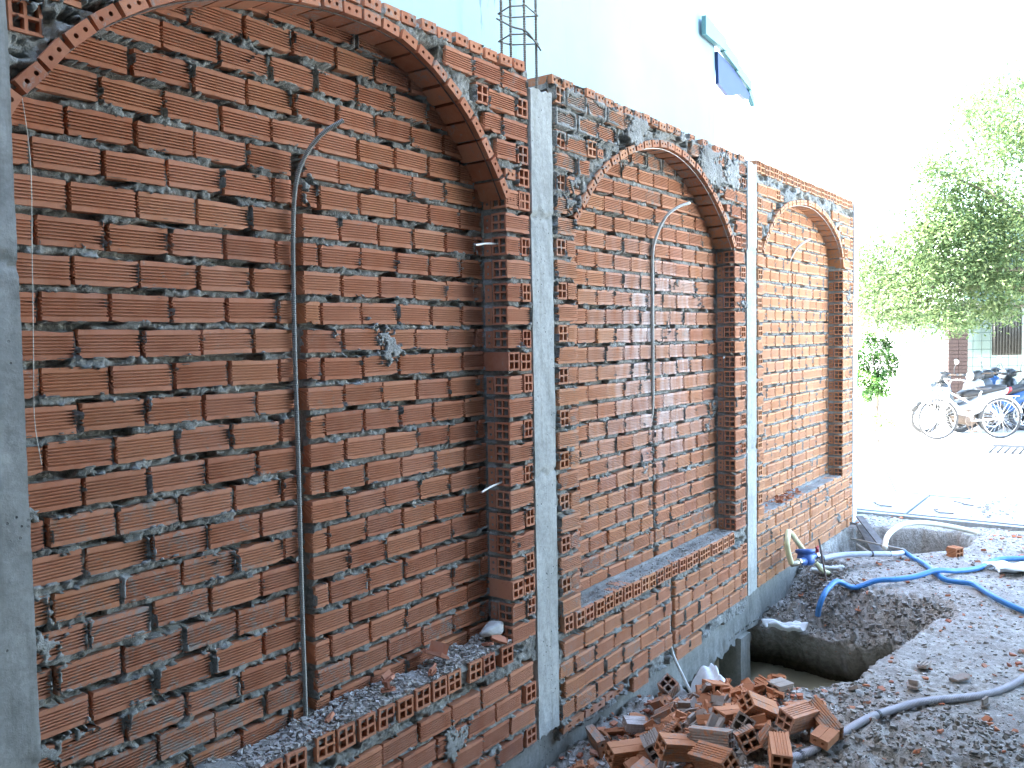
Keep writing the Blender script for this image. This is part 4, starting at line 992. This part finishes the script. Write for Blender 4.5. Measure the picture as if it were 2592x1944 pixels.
mb = MB(); mb.box(-.55, .0, -1.2, .88, -.002, .006); obj('slot_bed', mb.mesh('bed'), mat_plain('drain_dark', (.006, .008, .012), .8), dg)
mb0 = MB(); mb0.box(-.55, .02, 0, .045, .006, .03); bm_ = mb0.mesh('grate_bar'); bm_.materials.append(SLAB)
for k in range(22): obj('grate_bar', bm_, None, dg, (0, -1.18+k*.095, 0))

# ------------------------------------------------------------------ bicycle
TY = mat_plain('tyre_rubber', (.05, .05, .05), .8); CHR = mat_plain('bright_steel', (.6, .6, .6), .25, .9, .5, .1); WP = mat_plain('white_paint', (.72, .74, .76), .35, var=.08)
def wheel(parent, loc, R, tr, spokes, tyre=TY, rim=CHR, name='wheel'):
    w = bpy.data.objects.new(name, None); COL.objects.link(w); w.parent = parent; w.location = loc
    mb = MB(); c = [(R*cos(2*pi*k/28), 0, R*sin(2*pi*k/28)) for k in range(28)]; mb.tube(c, tr, 8, step=R*.12, closed=True); obj('tyre', mb.mesh('t', True), tyre, w)
    mb = MB(); c = [((R-tr*1.5)*cos(2*pi*k/28), 0, (R-tr*1.5)*sin(2*pi*k/28)) for k in range(28)]; mb.tube(c, tr*.55, 6, step=R*.12, closed=True)
    mb.bar((0, -.045, 0), (0, .045, 0), .022, n=10)
    for k in range(spokes):
        a = 2*pi*k/spokes; s = (-1)**k*.03; mb.bar((.02*cos(a), s, .02*sin(a)), ((R-tr*1.5)*cos(a), 0, (R-tr*1.5)*sin(a)), .0022 if spokes > 12 else .012, n=4, cap=False)
    obj('rim', mb.mesh('r'), rim, w); return w
A_, B_ = Vector((15.812, .552, 0)), Vector((16.431, -.296, 0)); hd = math.atan2(A_.y-B_.y, A_.x-B_.x)
bk = empty('bicycle', ((A_+B_)/2), 'pale bicycle with a front basket standing in the sunlit yard before the motorbikes', 'bicycle', None, hd)
wheel(bk, (.525, 0, .335), .325, .017, 28); wheel(bk, (-.525, 0, .335), .325, .017, 28)
mb = MB(); hdp = (.40, 0, .78)
for a, b, r in (((.38, 0, .70), (-.05, 0, .33), .017), ((.36, 0, .80), (-.16, 0, .52), .014), ((-.02, 0, .30), (-.20, 0, .80), .016), ((-.03, .03, .30), (-.525, .05, .335), .010), ((-.03, -.03, .30), (-.525, -.05, .335), .010), ((-.17, .02, .68), (-.525, .05, .335), .009), ((-.17, -.02, .68), (-.525, -.05, .335), .009), ((.36, 0, .66), (.345, 0, .86), .02)): mb.bar(a, b, r, n=10)
obj('frame', mb.mesh('frame', True), WP, bk)
mb = MB(); mb.tube([(.36, .05, .66), (.42, .055, .55), (.525, .055, .335)], .011, 8, step=.03); mb.tube([(.36, -.05, .66), (.42, -.055, .55), (.525, -.055, .335)], .011, 8, step=.03); obj('fork', mb.mesh('fork', True), WP, bk)
mb = MB(); mb.tube([(.18, .29, .98), (.28, .27, 1.0), (.36, .12, .99), (.34, 0, .92), (.36, -.12, .99), (.28, -.27, 1.0), (.18, -.29, .98)], .011, 8, step=.03); mb.bar((.345, 0, .84), (.34, 0, .93), .012); obj('handlebar', mb.mesh('hb', True), CHR, bk)
mb = MB()
for k in range(9):
    y = -.15+.3*k/8; mb.bar((.44, y, .62), (.42, y, .86), .003, n=4); mb.bar((.70, y*.9, .62), (.74, y, .86), .003, n=4)
for k in range(6):
    x = .44+.28*k/5; mb.bar((x, -.14, .62), (x, -.15, .86), .003, n=4); mb.bar((x, .14, .62), (x, .15, .86), .003, n=4)
for z in (.62, .70, .78, .86): mb.tube([(.43, -.15, z), (.73, -.15, z), (.73, .15, z), (.43, .15, z)], .005, 5, step=.05, closed=True)
obj('basket', mb.mesh('basket'), CHR, bk)
mb = MB(); mb.lathe([(0, .03), (.05, .035), (.09, .02), (.10, .0), (.06, -.02), (0, -.02)], 14, Matrix.Translation((-.23, 0, .84)) @ Matrix.Diagonal((1.35, .9, 1, 1))); obj('saddle', mb.mesh('saddle', True), mat_plain('black_vinyl', (.04, .04, .045), .5), bk)
for cx0, a0, a1 in ((.525, .55, 2.7), (-.525, .4, 2.9)):
    mb = MB(); mb.tube([(cx0+.36*cos(a0+(a1-a0)*k/10), 0, .335+.36*sin(a0+(a1-a0)*k/10)) for k in range(11)], .018, 6, step=.04); obj('mudguard', mb.mesh('mg', True), WP, bk)
mb = MB(); mb.bar((-.02, .05, .30), (-.02, .06, .14), .008); mb.bar((-.02, -.05, .30), (-.02, -.06, .46), .008); mb.box(-.06, .02, .06, .15, .125, .15); mb.box(-.06, .02, -.15, -.06, .45, .475); mb.bar((-.02, -.01, .30), (-.02, .01, .30), .085, n=18); obj('crankset', mb.mesh('crank'), STEEL, bk)
mb = MB(); mb.box(-.80, -.40, -.06, .06, .70, .712); mb.bar((-.75, .05, .70), (-.54, .06, .36), .006); mb.bar((-.75, -.05, .70), (-.54, -.06, .36), .006); obj('carrier', mb.mesh('carrier'), CHR, bk)
mb = MB(); mb.bar((-.08, .04, .30), (-.18, .14, .0), .008); obj('kickstand', mb.mesh('ks'), STEEL, bk)

# ------------------------------------------------------------------ motorbikes
def prism(mb, prof, y0, y1, inset=.25):
    n = len(prof); cx_ = sum(p[0] for p in prof)/n; cz_ = sum(p[1] for p in prof)/n; ym = (y0+y1)/2
    L = []
    for y, s in ((y0, 1-inset), (y0*.8+ym*.2, 1-.04), (y1*.8+ym*.2, 1-.04), (y1, 1-inset)): L += [(cx_+(p[0]-cx_)*s, y, cz_+(p[1]-cz_)*s) for p in prof]
    fs = [(i*n+k, i*n+(k+1) % n, (i+1)*n+(k+1) % n, (i+1)*n+k) for i in range(3) for k in range(n)]+[tuple(range(n-1, -1, -1)), tuple(range(3*n, 4*n))]
    mb.add(L, fs)
BLK = mat_plain('black_plastic', (.035, .04, .045), .45); VIN = mat_plain('seat_vinyl', (.03, .03, .03), .55)
def motorbike(loc, rz, body, body2, label, mirrors=True, lean=0., sc=1., steer=.0):
    m = empty('motorbike', loc, label, 'motorbike', 'parked motorbikes under the tree', rz); m.rotation_euler = (lean, 0, rz); m.scale = (sc,)*3
    wheel(m, (.62, 0, .28), .255, .032, 6, name='wheel'); wheel(m, (-.60, 0, .28), .25, .038, 6, name='wheel')
    mb = MB(); prism(mb, [(.34, .50), (.50, .62), (.47, .86), (.36, .96), (.27, .92), (.20, .70), (.12, .42), (.16, .30), (.28, .34)], -.17, .17, .18); obj('leg_shield', mb.mesh('ls', True), body, m)
    mb = MB(); prism(mb, [(.16, .30), (.20, .46), (.0, .50), (-.2, .62), (-.55, .74), (-.86, .80), (-.84, .70), (-.5, .50), (-.3, .34), (-.05, .26)], -.13, .13, .2); obj('side_panel', mb.mesh('sp', True), body2, m)
    mb = MB(); prism(mb, [(.02, .70), (-.1, .76), (-.35, .76), (-.6, .84), (-.82, .84), (-.80, .76), (-.5, .70), (-.2, .64), (-.0, .62)], -.13, .13, .15); obj('seat', mb.mesh('seat', True), VIN, m)
    mb = MB(); mb.bar((.34, .09, .82), (.62, .09, .28), .022, n=10); mb.bar((.34, -.09, .82), (.62, -.09, .28), .022, n=10); obj('front_fork', mb.mesh('fork', True), CHR, m)
    mb = MB(); prism(mb, [(.36, .44), (.46, .56), (.62, .60), (.80, .55), (.90, .42), (.84, .42), (.76, .49), (.62, .53), (.48, .50)], -.06, .06, .1); obj('front_mudguard', mb.mesh('fm', True), body, m)
    mb = MB(); mb.lathe([(0, .07), (.07, .055), (.09, .0), (.07, -.06), (0, -.07)], 16, Matrix.Translation((.40, 0, .99)) @ Matrix.Rotation(pi/2, 4, 'Y')); obj('headlight', mb.mesh('hl', True), mat_headl, m)
    mb = MB(); prism(mb, [(.42, .90), (.40, 1.06), (.30, 1.10), (.20, 1.05), (.22, .95)], -.12, .12, .3); obj('handlebar_cover', mb.mesh('hc', True), BLK, m)
    mb = MB(); mb.tube([(.18, .36, 1.04), (.25, .2, 1.04), (.29, 0, 1.02), (.25, -.2, 1.04), (.18, -.36, 1.04)], .014, 8, step=.04); obj('handlebar', mb.mesh('hb', True), STEEL, m)
    for s in (1, -1):
        mb = MB(); mb.bar((.12, .40*s, 1.04), (.22, .28*s, 1.04), .022, n=10); obj('grip', mb.mesh('grip', True), BLK, m)
        if mirrors:
            mb = MB(); mb.tube([(.24, .24*s, 1.05), (.26, .28*s, 1.16), (.26, .33*s, 1.22)], .006, 6, step=.02); obj('mirror_stem', mb.mesh('ms'), BLK, m)
            mb = MB(); mb.lathe([(0, .012), (.05, .010), (.062, 0), (.05, -.012), (0, -.015)], 16, Matrix.Translation((.26, .34*s, 1.27)) @ Matrix.Rotation(pi/2, 4, 'Y') @ Matrix.Diagonal((.8, 1.2, 1, 1))); obj('mirror', mb.mesh('mirror', True), CHR, m)
    mb = MB(); prism(mb, [(.12, .18), (.2, .34), (.0, .42), (-.22, .38), (-.26, .2), (-.05, .14)], -.12, .12, .15); obj('engine', mb.mesh('eng', True), STEEL, m)
    mb = MB(); mb.bar((-.1, -.14, .22), (-.75, -.16, .32), .035, .045, 12); obj('exhaust', mb.mesh('ex', True), CHR, m)
    mb = MB(); prism(mb, [(-.82, .66), (-.92, .74), (-.90, .80), (-.80, .78)], -.08, .08, .1); obj('tail_light', mb.mesh('tl', True), mat_red, m)
    mb = MB(); mb.bar((-.05, .08, .2), (-.1, .24, .0), .012); obj('kickstand', mb.mesh('ks'), STEEL, m)
    return m
mat_headl = mat_plain('headlamp_glass', (.6, .62, .62), .15); mat_red = mat_plain('red_lens', (.4, .02, .02), .25)
MP = {n: mat_plain('panel_'+n, tuple(q*.45 for q in c), .3, var=.1) for n, c in (('white', (.7, .72, .74)), ('blue', (.05, .16, .45)), ('silver', (.42, .45, .48)), ('black', (.04, .045, .05)), ('red', (.42, .03, .035)), ('grey', (.2, .23, .26)))}
motorbike((17.05, .42, 0), hd+.05, MP['black'], MP['white'], 'motorbike with dark front and blue-white flank, leftmost of the parked group', True)
motorbike((17.55, -.05, 0), hd+.12, MP['white'], MP['blue'], 'motorbike with white front and blue flank, directly behind the bicycle wheel', False, .05)
motorbike((18.1, -.12, 0), hd-.05, MP['grey'], MP['silver'], 'silver-grey motorbike in the middle of the parked group', True, -.04)
motorbike((18.6, -.42, 0), hd+.08, MP['black'], MP['silver'], 'motorbike with black front and silver flank, right of the silver-grey one', True)
motorbike((18.3, -.85, 0), hd+.02, MP['silver'], MP['red'], 'motorbike with silver front and red flank, at the right edge of the photo', False, .06)
motorbike((19.1, -.15, 0), hd-.1, MP['blue'], MP['black'], 'blue-fronted motorbike in the back row near the brick pillar', False)

# ------------------------------------------------------------------ brick pillar and tiled building behind
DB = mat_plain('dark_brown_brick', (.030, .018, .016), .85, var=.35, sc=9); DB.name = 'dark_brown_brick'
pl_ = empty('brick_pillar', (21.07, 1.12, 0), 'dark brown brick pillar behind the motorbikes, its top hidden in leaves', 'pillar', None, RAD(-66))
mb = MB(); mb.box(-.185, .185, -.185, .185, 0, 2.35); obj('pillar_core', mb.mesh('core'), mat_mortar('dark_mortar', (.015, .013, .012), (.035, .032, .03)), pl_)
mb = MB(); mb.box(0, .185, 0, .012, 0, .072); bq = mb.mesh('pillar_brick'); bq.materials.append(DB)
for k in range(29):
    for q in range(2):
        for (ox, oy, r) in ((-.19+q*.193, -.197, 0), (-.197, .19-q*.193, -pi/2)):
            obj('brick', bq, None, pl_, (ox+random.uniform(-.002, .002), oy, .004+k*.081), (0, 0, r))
tb = empty('tiled_building', (22.4, 1.16, 0), 'pale green tiled building front behind the motorbikes, with a grey-green panel band above', 'building', None, math.atan2(-1.5, .98))
TG = mat_plain('pale_green_tile', (.13, .175, .15), .3, var=.15, sc=2); PG = mat_plain('grey_green_panel', (.045, .085, .082), .5, var=.12, sc=1.5)
mb = MB(); mb.box(-.02, 6.0, .02, 3.0, 0, 2.33); obj('wall', mb.mesh('wall'), mat_plain('dark_joint', (.05, .09, .09), .8), tb)
mb = MB(); mb.box(0, .19, -.0, .03, 0, .185); tq = mb.mesh('tile'); tq.materials.append(TG)
for i in range(16):
    for j in range(12): obj('tile', tq, None, tb, (.005+i*.2, -.006+random.uniform(-.002, .002), .01+j*.195))
mb = MB(); mb.box(.02, 6.0, -.22, .02, 2.34, 2.42); obj('ledge', mb.mesh('ledge'), mat_plain('ledge_brown', (.16, .15, .12), .8), tb)
mb0 = MB(); mb0.box(0, 1.17, -.2, 0, 0, 1.95); pq = mb0.mesh('panel'); pq.materials.append(PG)
for i in range(5): obj('wall_panel', pq, None, tb, (.02+i*1.19, 0, 2.425))
mb = MB(); mb.box(-.02, 6.0, .0, 3.0, 2.42, 4.4); obj('upper_wall', mb.mesh('uw'), mat_plain('upper_plaster', (.4, .45, .44), .8), tb)
cs = empty('corrugated_sheet', (22.38, .69, 1.24), 'grey corrugated metal sheet hanging below the panel band behind the motorbikes', 'metal sheet', None, math.atan2(-1.5, .98))
n_ = 90; U_ = np.linspace(0, .66, n_); yy = -.235+.022*np.sin(U_*2*pi/.066); Vv = np.stack([np.concatenate([U_, U_]), np.concatenate([yy, yy]), np.concatenate([np.zeros(n_), np.full(n_, 1.08)])], -1)
o = obj('sheet', mesh_np('sheet', Vv, np.array([(i, i+1, n_+i+1, n_+i) for i in range(n_-1)]), True), mat_plain('old_corrugated_metal', (.04, .04, .034), .6, .3, var=.4, sc=8), cs); m_ = o.modifiers.new('solid', 'SOLIDIFY'); m_.thickness = .003
bw = empty('boundary_wall', (26, 9, 0), 'low sunlit plastered boundary wall at the far end of the yard', 'wall'); mb = MB(); mb.box(0, .25, -3.5, 14, 0, 2.0); obj('wall_body', mb.mesh('bw'), mat_plain('white_plaster', (.75, .75, .72), .9, var=.06, sc=2), bw)

# ------------------------------------------------------------------ tall pale building behind the brick wall
PLB = NT('pale_blue_plaster'); P = pos(PLB)
mp = PLB.n('ShaderNodeMapping', i_Scale=(9, 9, 1.1)); PLB.link(P, mp.inputs[0]); n3 = PLB.noise(1, 6, .75, mp.outputs[0]); n1 = PLB.noise(.6, 4, .5, P); n2 = PLB.noise(55, 3, .6, P)
c = PLB.ramp(n1, [(.35, (.17, .25, .275)), (.65, (.215, .30, .325))])
sp = PLB.n('ShaderNodeSeparateXYZ'); PLB.link(P, sp.inputs[0])
st_ = PLB.math('MULTIPLY', PLB.ramp(PLB.math('ABSOLUTE', PLB.math('SUBTRACT', sp.outputs[0], 5.02)), [(.0, 1.), (.40, 0.)]), PLB.ramp(n3, [(.50, 0.), (.58, .85)]))
c = PLB.mix(st_, c, (.03, .04, .04)); c = PLB.mix(PLB.ramp(n3, [(.6, 0.), (.8, .3)]), c, (.09, .15, .17))
PLBM = PLB.fin(c, .85, n2, .002, .5)
tall = empty('pale_building', (0, 1.6, 0), 'tall pale blue plastered building rising behind the brick wall, stained behind the rebar cage', 'building')
mb = MB(); mb.box(-8, 9.03, 0, 7, 0, 9.2); obj('plaster_wall', mb.mesh('wall'), PLBM, tall)
TEAL = mat_plain('teal_fascia', (.07, .165, .16), .5, var=.08, sc=2); BLS = mat_plain('blue_soffit', (.012, .032, .10), .6, var=.1, sc=2)
ev = empty('roof_eave', (8.6, 1.55, 4.9), 'stepped teal roof eave with a blue underside beside the pale building', 'roof')
for k, (xa, ta, ba, xb, tb_, bb) in enumerate([(8.612, 5.113, 4.923, 9.16, 5.02, 4.885), (9.12, 5.005, 4.875, 9.55, 4.895, 4.765), (9.51, 4.88, 4.76, 9.985, 4.745, 4.64), (9.93, 4.70, 4.62, 10.09, 4.60, 4.49)]):
    mb = MB(); y0, y1 = -.03+.012*k, .02+.012*k
    vs = [(x-8.6, y, z-4.9) for x, zz_ in ((xa, (ta, ba)), (xb, (tb_, bb))) for y in (y0, y1) for z in zz_]
    mb.add(vs, [(0, 1, 5, 4), (2, 6, 7, 3), (0, 4, 6, 2), (1, 3, 7, 5), (0, 2, 3, 1), (4, 5, 7, 6)]); obj('fascia_board', mb.mesh('fb'), TEAL, ev)
mb = MB(); prof = [(.42, -.04), (.90, -.13), (1.36, -.30), (1.33, -.36), (1.20, -.385), (1.05, -.36), (.86, -.42), (.70, -.45), (.44, -.38)]
nn = len(prof); mb.add([(x, .012, z) for x, z in prof]+[(x, .05, z) for x, z in prof], [tuple(range(nn-1, -1, -1)), tuple(range(nn, 2*nn))]+[(k, (k+1) % nn, nn+(k+1) % nn, nn+k) for k in range(nn)]); obj('soffit_panel', mb.mesh('sp'), BLS, ev)

# ------------------------------------------------------------------ trees and shrubs
def leaves(name, centers, radii, per, size, mat, parent, seed, flat=.7, drop=.2, loc=Vector((0, 0, 0))):
    rg = np.random.default_rng(seed); C_ = []; 
    for c, r, k in zip(centers, radii, per):
        d = rg.normal(size=(k, 3)); d /= np.linalg.norm(d, axis=1)[:, None]; rr = r*rg.random(k)**.45*(1+.35*np.sin(d[:, 0]*7+c[0]*9)*np.sin(d[:, 2]*6+c[2]*8))
        p = d*rr[:, None]; p[:, 2] *= flat; p[:, 2] -= drop*np.hypot(p[:, 0], p[:, 1])**1.5; C_.append(p+np.array(c))
    C_ = np.concatenate(C_); n = len(C_); s = size*rg.uniform(.6, 1.25, n)
    a = rg.uniform(0, 2*pi, n); e = rg.normal(-.35, .45, n); ax = np.stack([np.cos(a)*np.cos(e), np.sin(a)*np.cos(e), np.sin(e)], -1)
    up = np.array([0, 0, 1.])+rg.normal(0, .35, (n, 3)); b = np.cross(ax, up); b /= np.linalg.norm(b, axis=1)[:, None]; nn_ = np.cross(b, ax)
    s_ = s[:, None]
    V_ = np.stack([C_, C_+ax*s_*.45+b*s_*.24+nn_*s_*.03, C_+ax*s_, C_+ax*s_*.45-b*s_*.24+nn_*s_*.03], 1).reshape(-1, 3)-np.array(loc)
    Fq = np.arange(n*4).reshape(n, 4); return obj(name, mesh_np(name, V_, Fq), mat, parent)
BK = mat_plain('grey_bark', (.12, .10, .08), .9, var=.4, sc=12, bd=.01)
def tree(root, base, top, r, limbs, crown_c, crown_r, per, size, mat, seed, flat=.7, drop=.12, trunk='trunk'):
    mb = MB(); L_ = root.location; q = lambda p: Vector(p)-L_
    b, t_ = Vector(base), Vector(top); mid = b.lerp(t_, .5)+Vector((.12, -.1, 0))*r*6
    P_ = smooth_path([b, mid, t_], .15)
    for i in range(len(P_)-1): mb.bar(q(P_[i]), q(P_[i+1]), r*(1-.55*i/len(P_)), r*(1-.55*(i+1)/len(P_)), 9, cap=False)
    obj(trunk, mb.mesh('trunk', True), BK, root)
    for i, e in enumerate(limbs):
        mb = MB(); e = Vector(e); s = t_.lerp(b, .1*(i % 3)); m2_ = s.lerp(e, .5)+Vector((0, 0, .18))*(e-s).length*.5
        P_ = smooth_path([s, m2_, e], .2)
        for k in range(len(P_)-1): mb.bar(q(P_[k]), q(P_[k+1]), r*.30*(1-.85*k/len(P_)), r*.30*(1-.85*(k+1)/len(P_)), 6, cap=False)
        obj('limb', mb.mesh('limb', True), BK, root)
    leaves('crown', crown_c, crown_r, per, size, mat, root, seed, flat, drop, L_)
LG = mat_leaf('sunny_leaves', (.03, .062, .022), (.08, .13, .05), (.22, .26, .11), .4)
LD = mat_leaf('bush_leaves', (.02, .065, .018), (.05, .13, .03), (.16, .26, .05), .3)
rg = random.Random(5); tr_ = empty('shade_tree', (17.6, -1.25, 0), 'large spreading tree with light green sunlit leaves hanging over the motorbikes', 'tree')
cc = []; cr_ = []; pe = []
def atpx(px, py, dep):
    d = f_+r2*((px-1296)/2190.)-u2*((py-972)/2190.); return CAM+d*dep
outline = [(2560, 260, .55), (2500, 330, .5), (2580, 380, .6), (2460, 420, .5), (2540, 470, .6), (2410, 480, .45), (2480, 540, .55), (2580, 560, .5), (2370, 560, .45), (2430, 600, .5), (2330, 610, .42), (2520, 640, .4), (2290, 655, .40), (2370, 670, .42), (2240, 690, .32), (2430, 680, .38), (2310, 720, .34), (2210, 730, .28), (2260, 770, .28), (2350, 765, .28), (2390, 735, .32), (2440, 760, .24), (2570, 700, .3), (2500, 735, .22), (2210, 800, .22), (2420, 800, .18), (2540, 770, .18), (2590, 310, .5), (2180, 690, .2), (2470, 270, .35), (2340, 520, .3), (2300, 740, .3), (2330, 690, .35), (2400, 650, .4), (2450, 690, .4), (2500, 690, .4), (2550, 640, .45), (2560, 740, .35), (2480, 790, .2), (2200, 760, .25), (2250, 730, .3), (2190, 640, .2), (2360, 430, .3), (2590, 220, .4), (2590, 680, .4), (2420, 560, .4), (2290, 800, .15), (2350, 800, .15)]
for (px, py, r) in outline:
    for k in range(2):
        c = atpx(px+rg.gauss(0, 18), py+rg.gauss(0, 14), 15.2+rg.uniform(-1.2, 1.6)+(1.2 if px < 2300 else 0)); cc.append(tuple(c)); r = max(r, .30)*(1.45 if px < 2330 else 1.15); cr_.append(r*rg.uniform(1.0, 1.5)); pe.append(int((520 if px < 2330 else 720)*(r/.5)**1.3))
for k in range(26):      # the rest of the crown, outside the frame
    a = rg.uniform(0, 6.28); R_ = rg.uniform(.4, 2.6); c = (17.4+R_*cos(a), -2.6+R_*.9*sin(a), 4.3+rg.uniform(-.9, 2.0)); cc.append(c); cr_.append(rg.uniform(.5, .9)); pe.append(900)
tree(tr_, (17.6, -1.25, 0), (17.35, -1.35, 2.7), .17, [c for c in cc[::7]], cc, cr_, pe, .085, LG, 5, .6, .15)
bs = empty('shrub', (17.9, 2.0, 0), 'dark green leafy shrub just right of the bright end column', 'shrub')
bc = []; 
for (px, py) in [(2200, 860), (2240, 870), (2215, 900), (2255, 905), (2190, 930), (2225, 950), (2250, 940), (2205, 975), (2230, 985), (2195, 1000), (2170, 900), (2170, 960)]: bc.append(tuple(atpx(px, py, 17.0+rg.uniform(-.3, .4))))
tree(bs, (17.95, 2.05, 0), (17.95, 2.05, .9), .05, bc[:6], bc, [.21]*len(bc), [520]*len(bc), .075, LD, 8, .9, .1, 'stem')
wd = empty('weed', (14.8, 1.25, 0), 'low sprawling light green weed at the foot of the end column', 'plant')
wc = [tuple(atpx(px, py, 14+rg.uniform(-.3, .3))) for px, py in [(2185, 1045), (2210, 1050), (2235, 1045), (2250, 1060), (2200, 1068), (2225, 1075), (2260, 1068)]]
tree(wd, (14.8, 1.25, 0), (14.8, 1.3, .2), .02, wc, wc, [.12]*len(wc), [70]*len(wc), .06, LG, 9, .8, .1, 'stem')
LW = mat_leaf('far_leaves', (.06, .12, .05), (.12, .2, .07), (.22, .32, .10), .3)
ft = empty('far_tree', (31, -2.2, 0), 'pale distant tree showing faintly behind the big tree at the top right', 'tree')
fc = [(31+rg.uniform(-2, 2), -1.6+rg.uniform(-2.6, 2.2), 8.3+rg.uniform(-2.5, 2.2)) for k in range(26)]
tree(ft, (31, -2.2, 0), (31, -2.2, 6), .22, fc[::4], fc, [.9]*26, [500]*26, .16, LW, 12, .7, .1)

# ------------------------------------------------------------------ unseen blocks and canopy added to shade the wall, behind and beside the camera
op = empty('added_shade_block', (0, -4.6, 0), 'unseen tall block added to shade the alley, facing the brick wall', 'building')
mb = MB(); mb.box(-8, 6.8, -5, 0, 0, 12); obj('shade_block_wall', mb.mesh('house'), mat_concrete('dark_shade_plaster', (.12, .13, .12), (.20, .21, .19)), op)  # out-of-view mass added to block sky light from the front
eb = empty('added_end_shade_block', (-8, 0, 0), 'unseen tall block added to shut out light at the left end of the alley', 'building')
mb = MB(); mb.box(-6, 0, -9.6, 3, 0, 13); obj('shade_block_wall', mb.mesh('house'), mat_concrete('dark_shade_plaster_end', (.10, .11, .10), (.16, .17, .16)), eb)  # out-of-view mass added to keep light from the left off the reveals
rf = empty('added_shade_canopy', (-2, -2.2, 3.45), 'unseen sheet-metal canopy added to darken the near end of the alley', 'roof')
mb = MB(); mb.box(-6, 4.9, -2.35, 1.55, 0, .06); obj('shade_sheet', mb.mesh('roof'), mat_plain('dark_sheet', (.10, .11, .11), .7), rf)  # added cover that darkens the nearest bay
mb = MB(); mb.add([(5.0+dx_, y, z_+q) for dx_, z_ in ((-.15, .03), (3.6, 1.62)) for y in (-2.35, 1.45) for q in (0, .05)], [(0, 1, 3, 2), (4, 6, 7, 5), (0, 4, 5, 1), (2, 3, 7, 6), (0, 2, 6, 4), (1, 5, 7, 3)])
obj('sloping_shade_sheet', mb.mesh('slope'), bpy.data.materials['dark_sheet'], rf)  # added slope cutting overhead light off the middle bay
mb = MB(); mb.box(-6.02, -5.9, -2.35, 1.55, -3.45, 0); obj('shade_end_wall', mb.mesh('ew'), CO, rf)  # added wall closing the canopy's left end against light
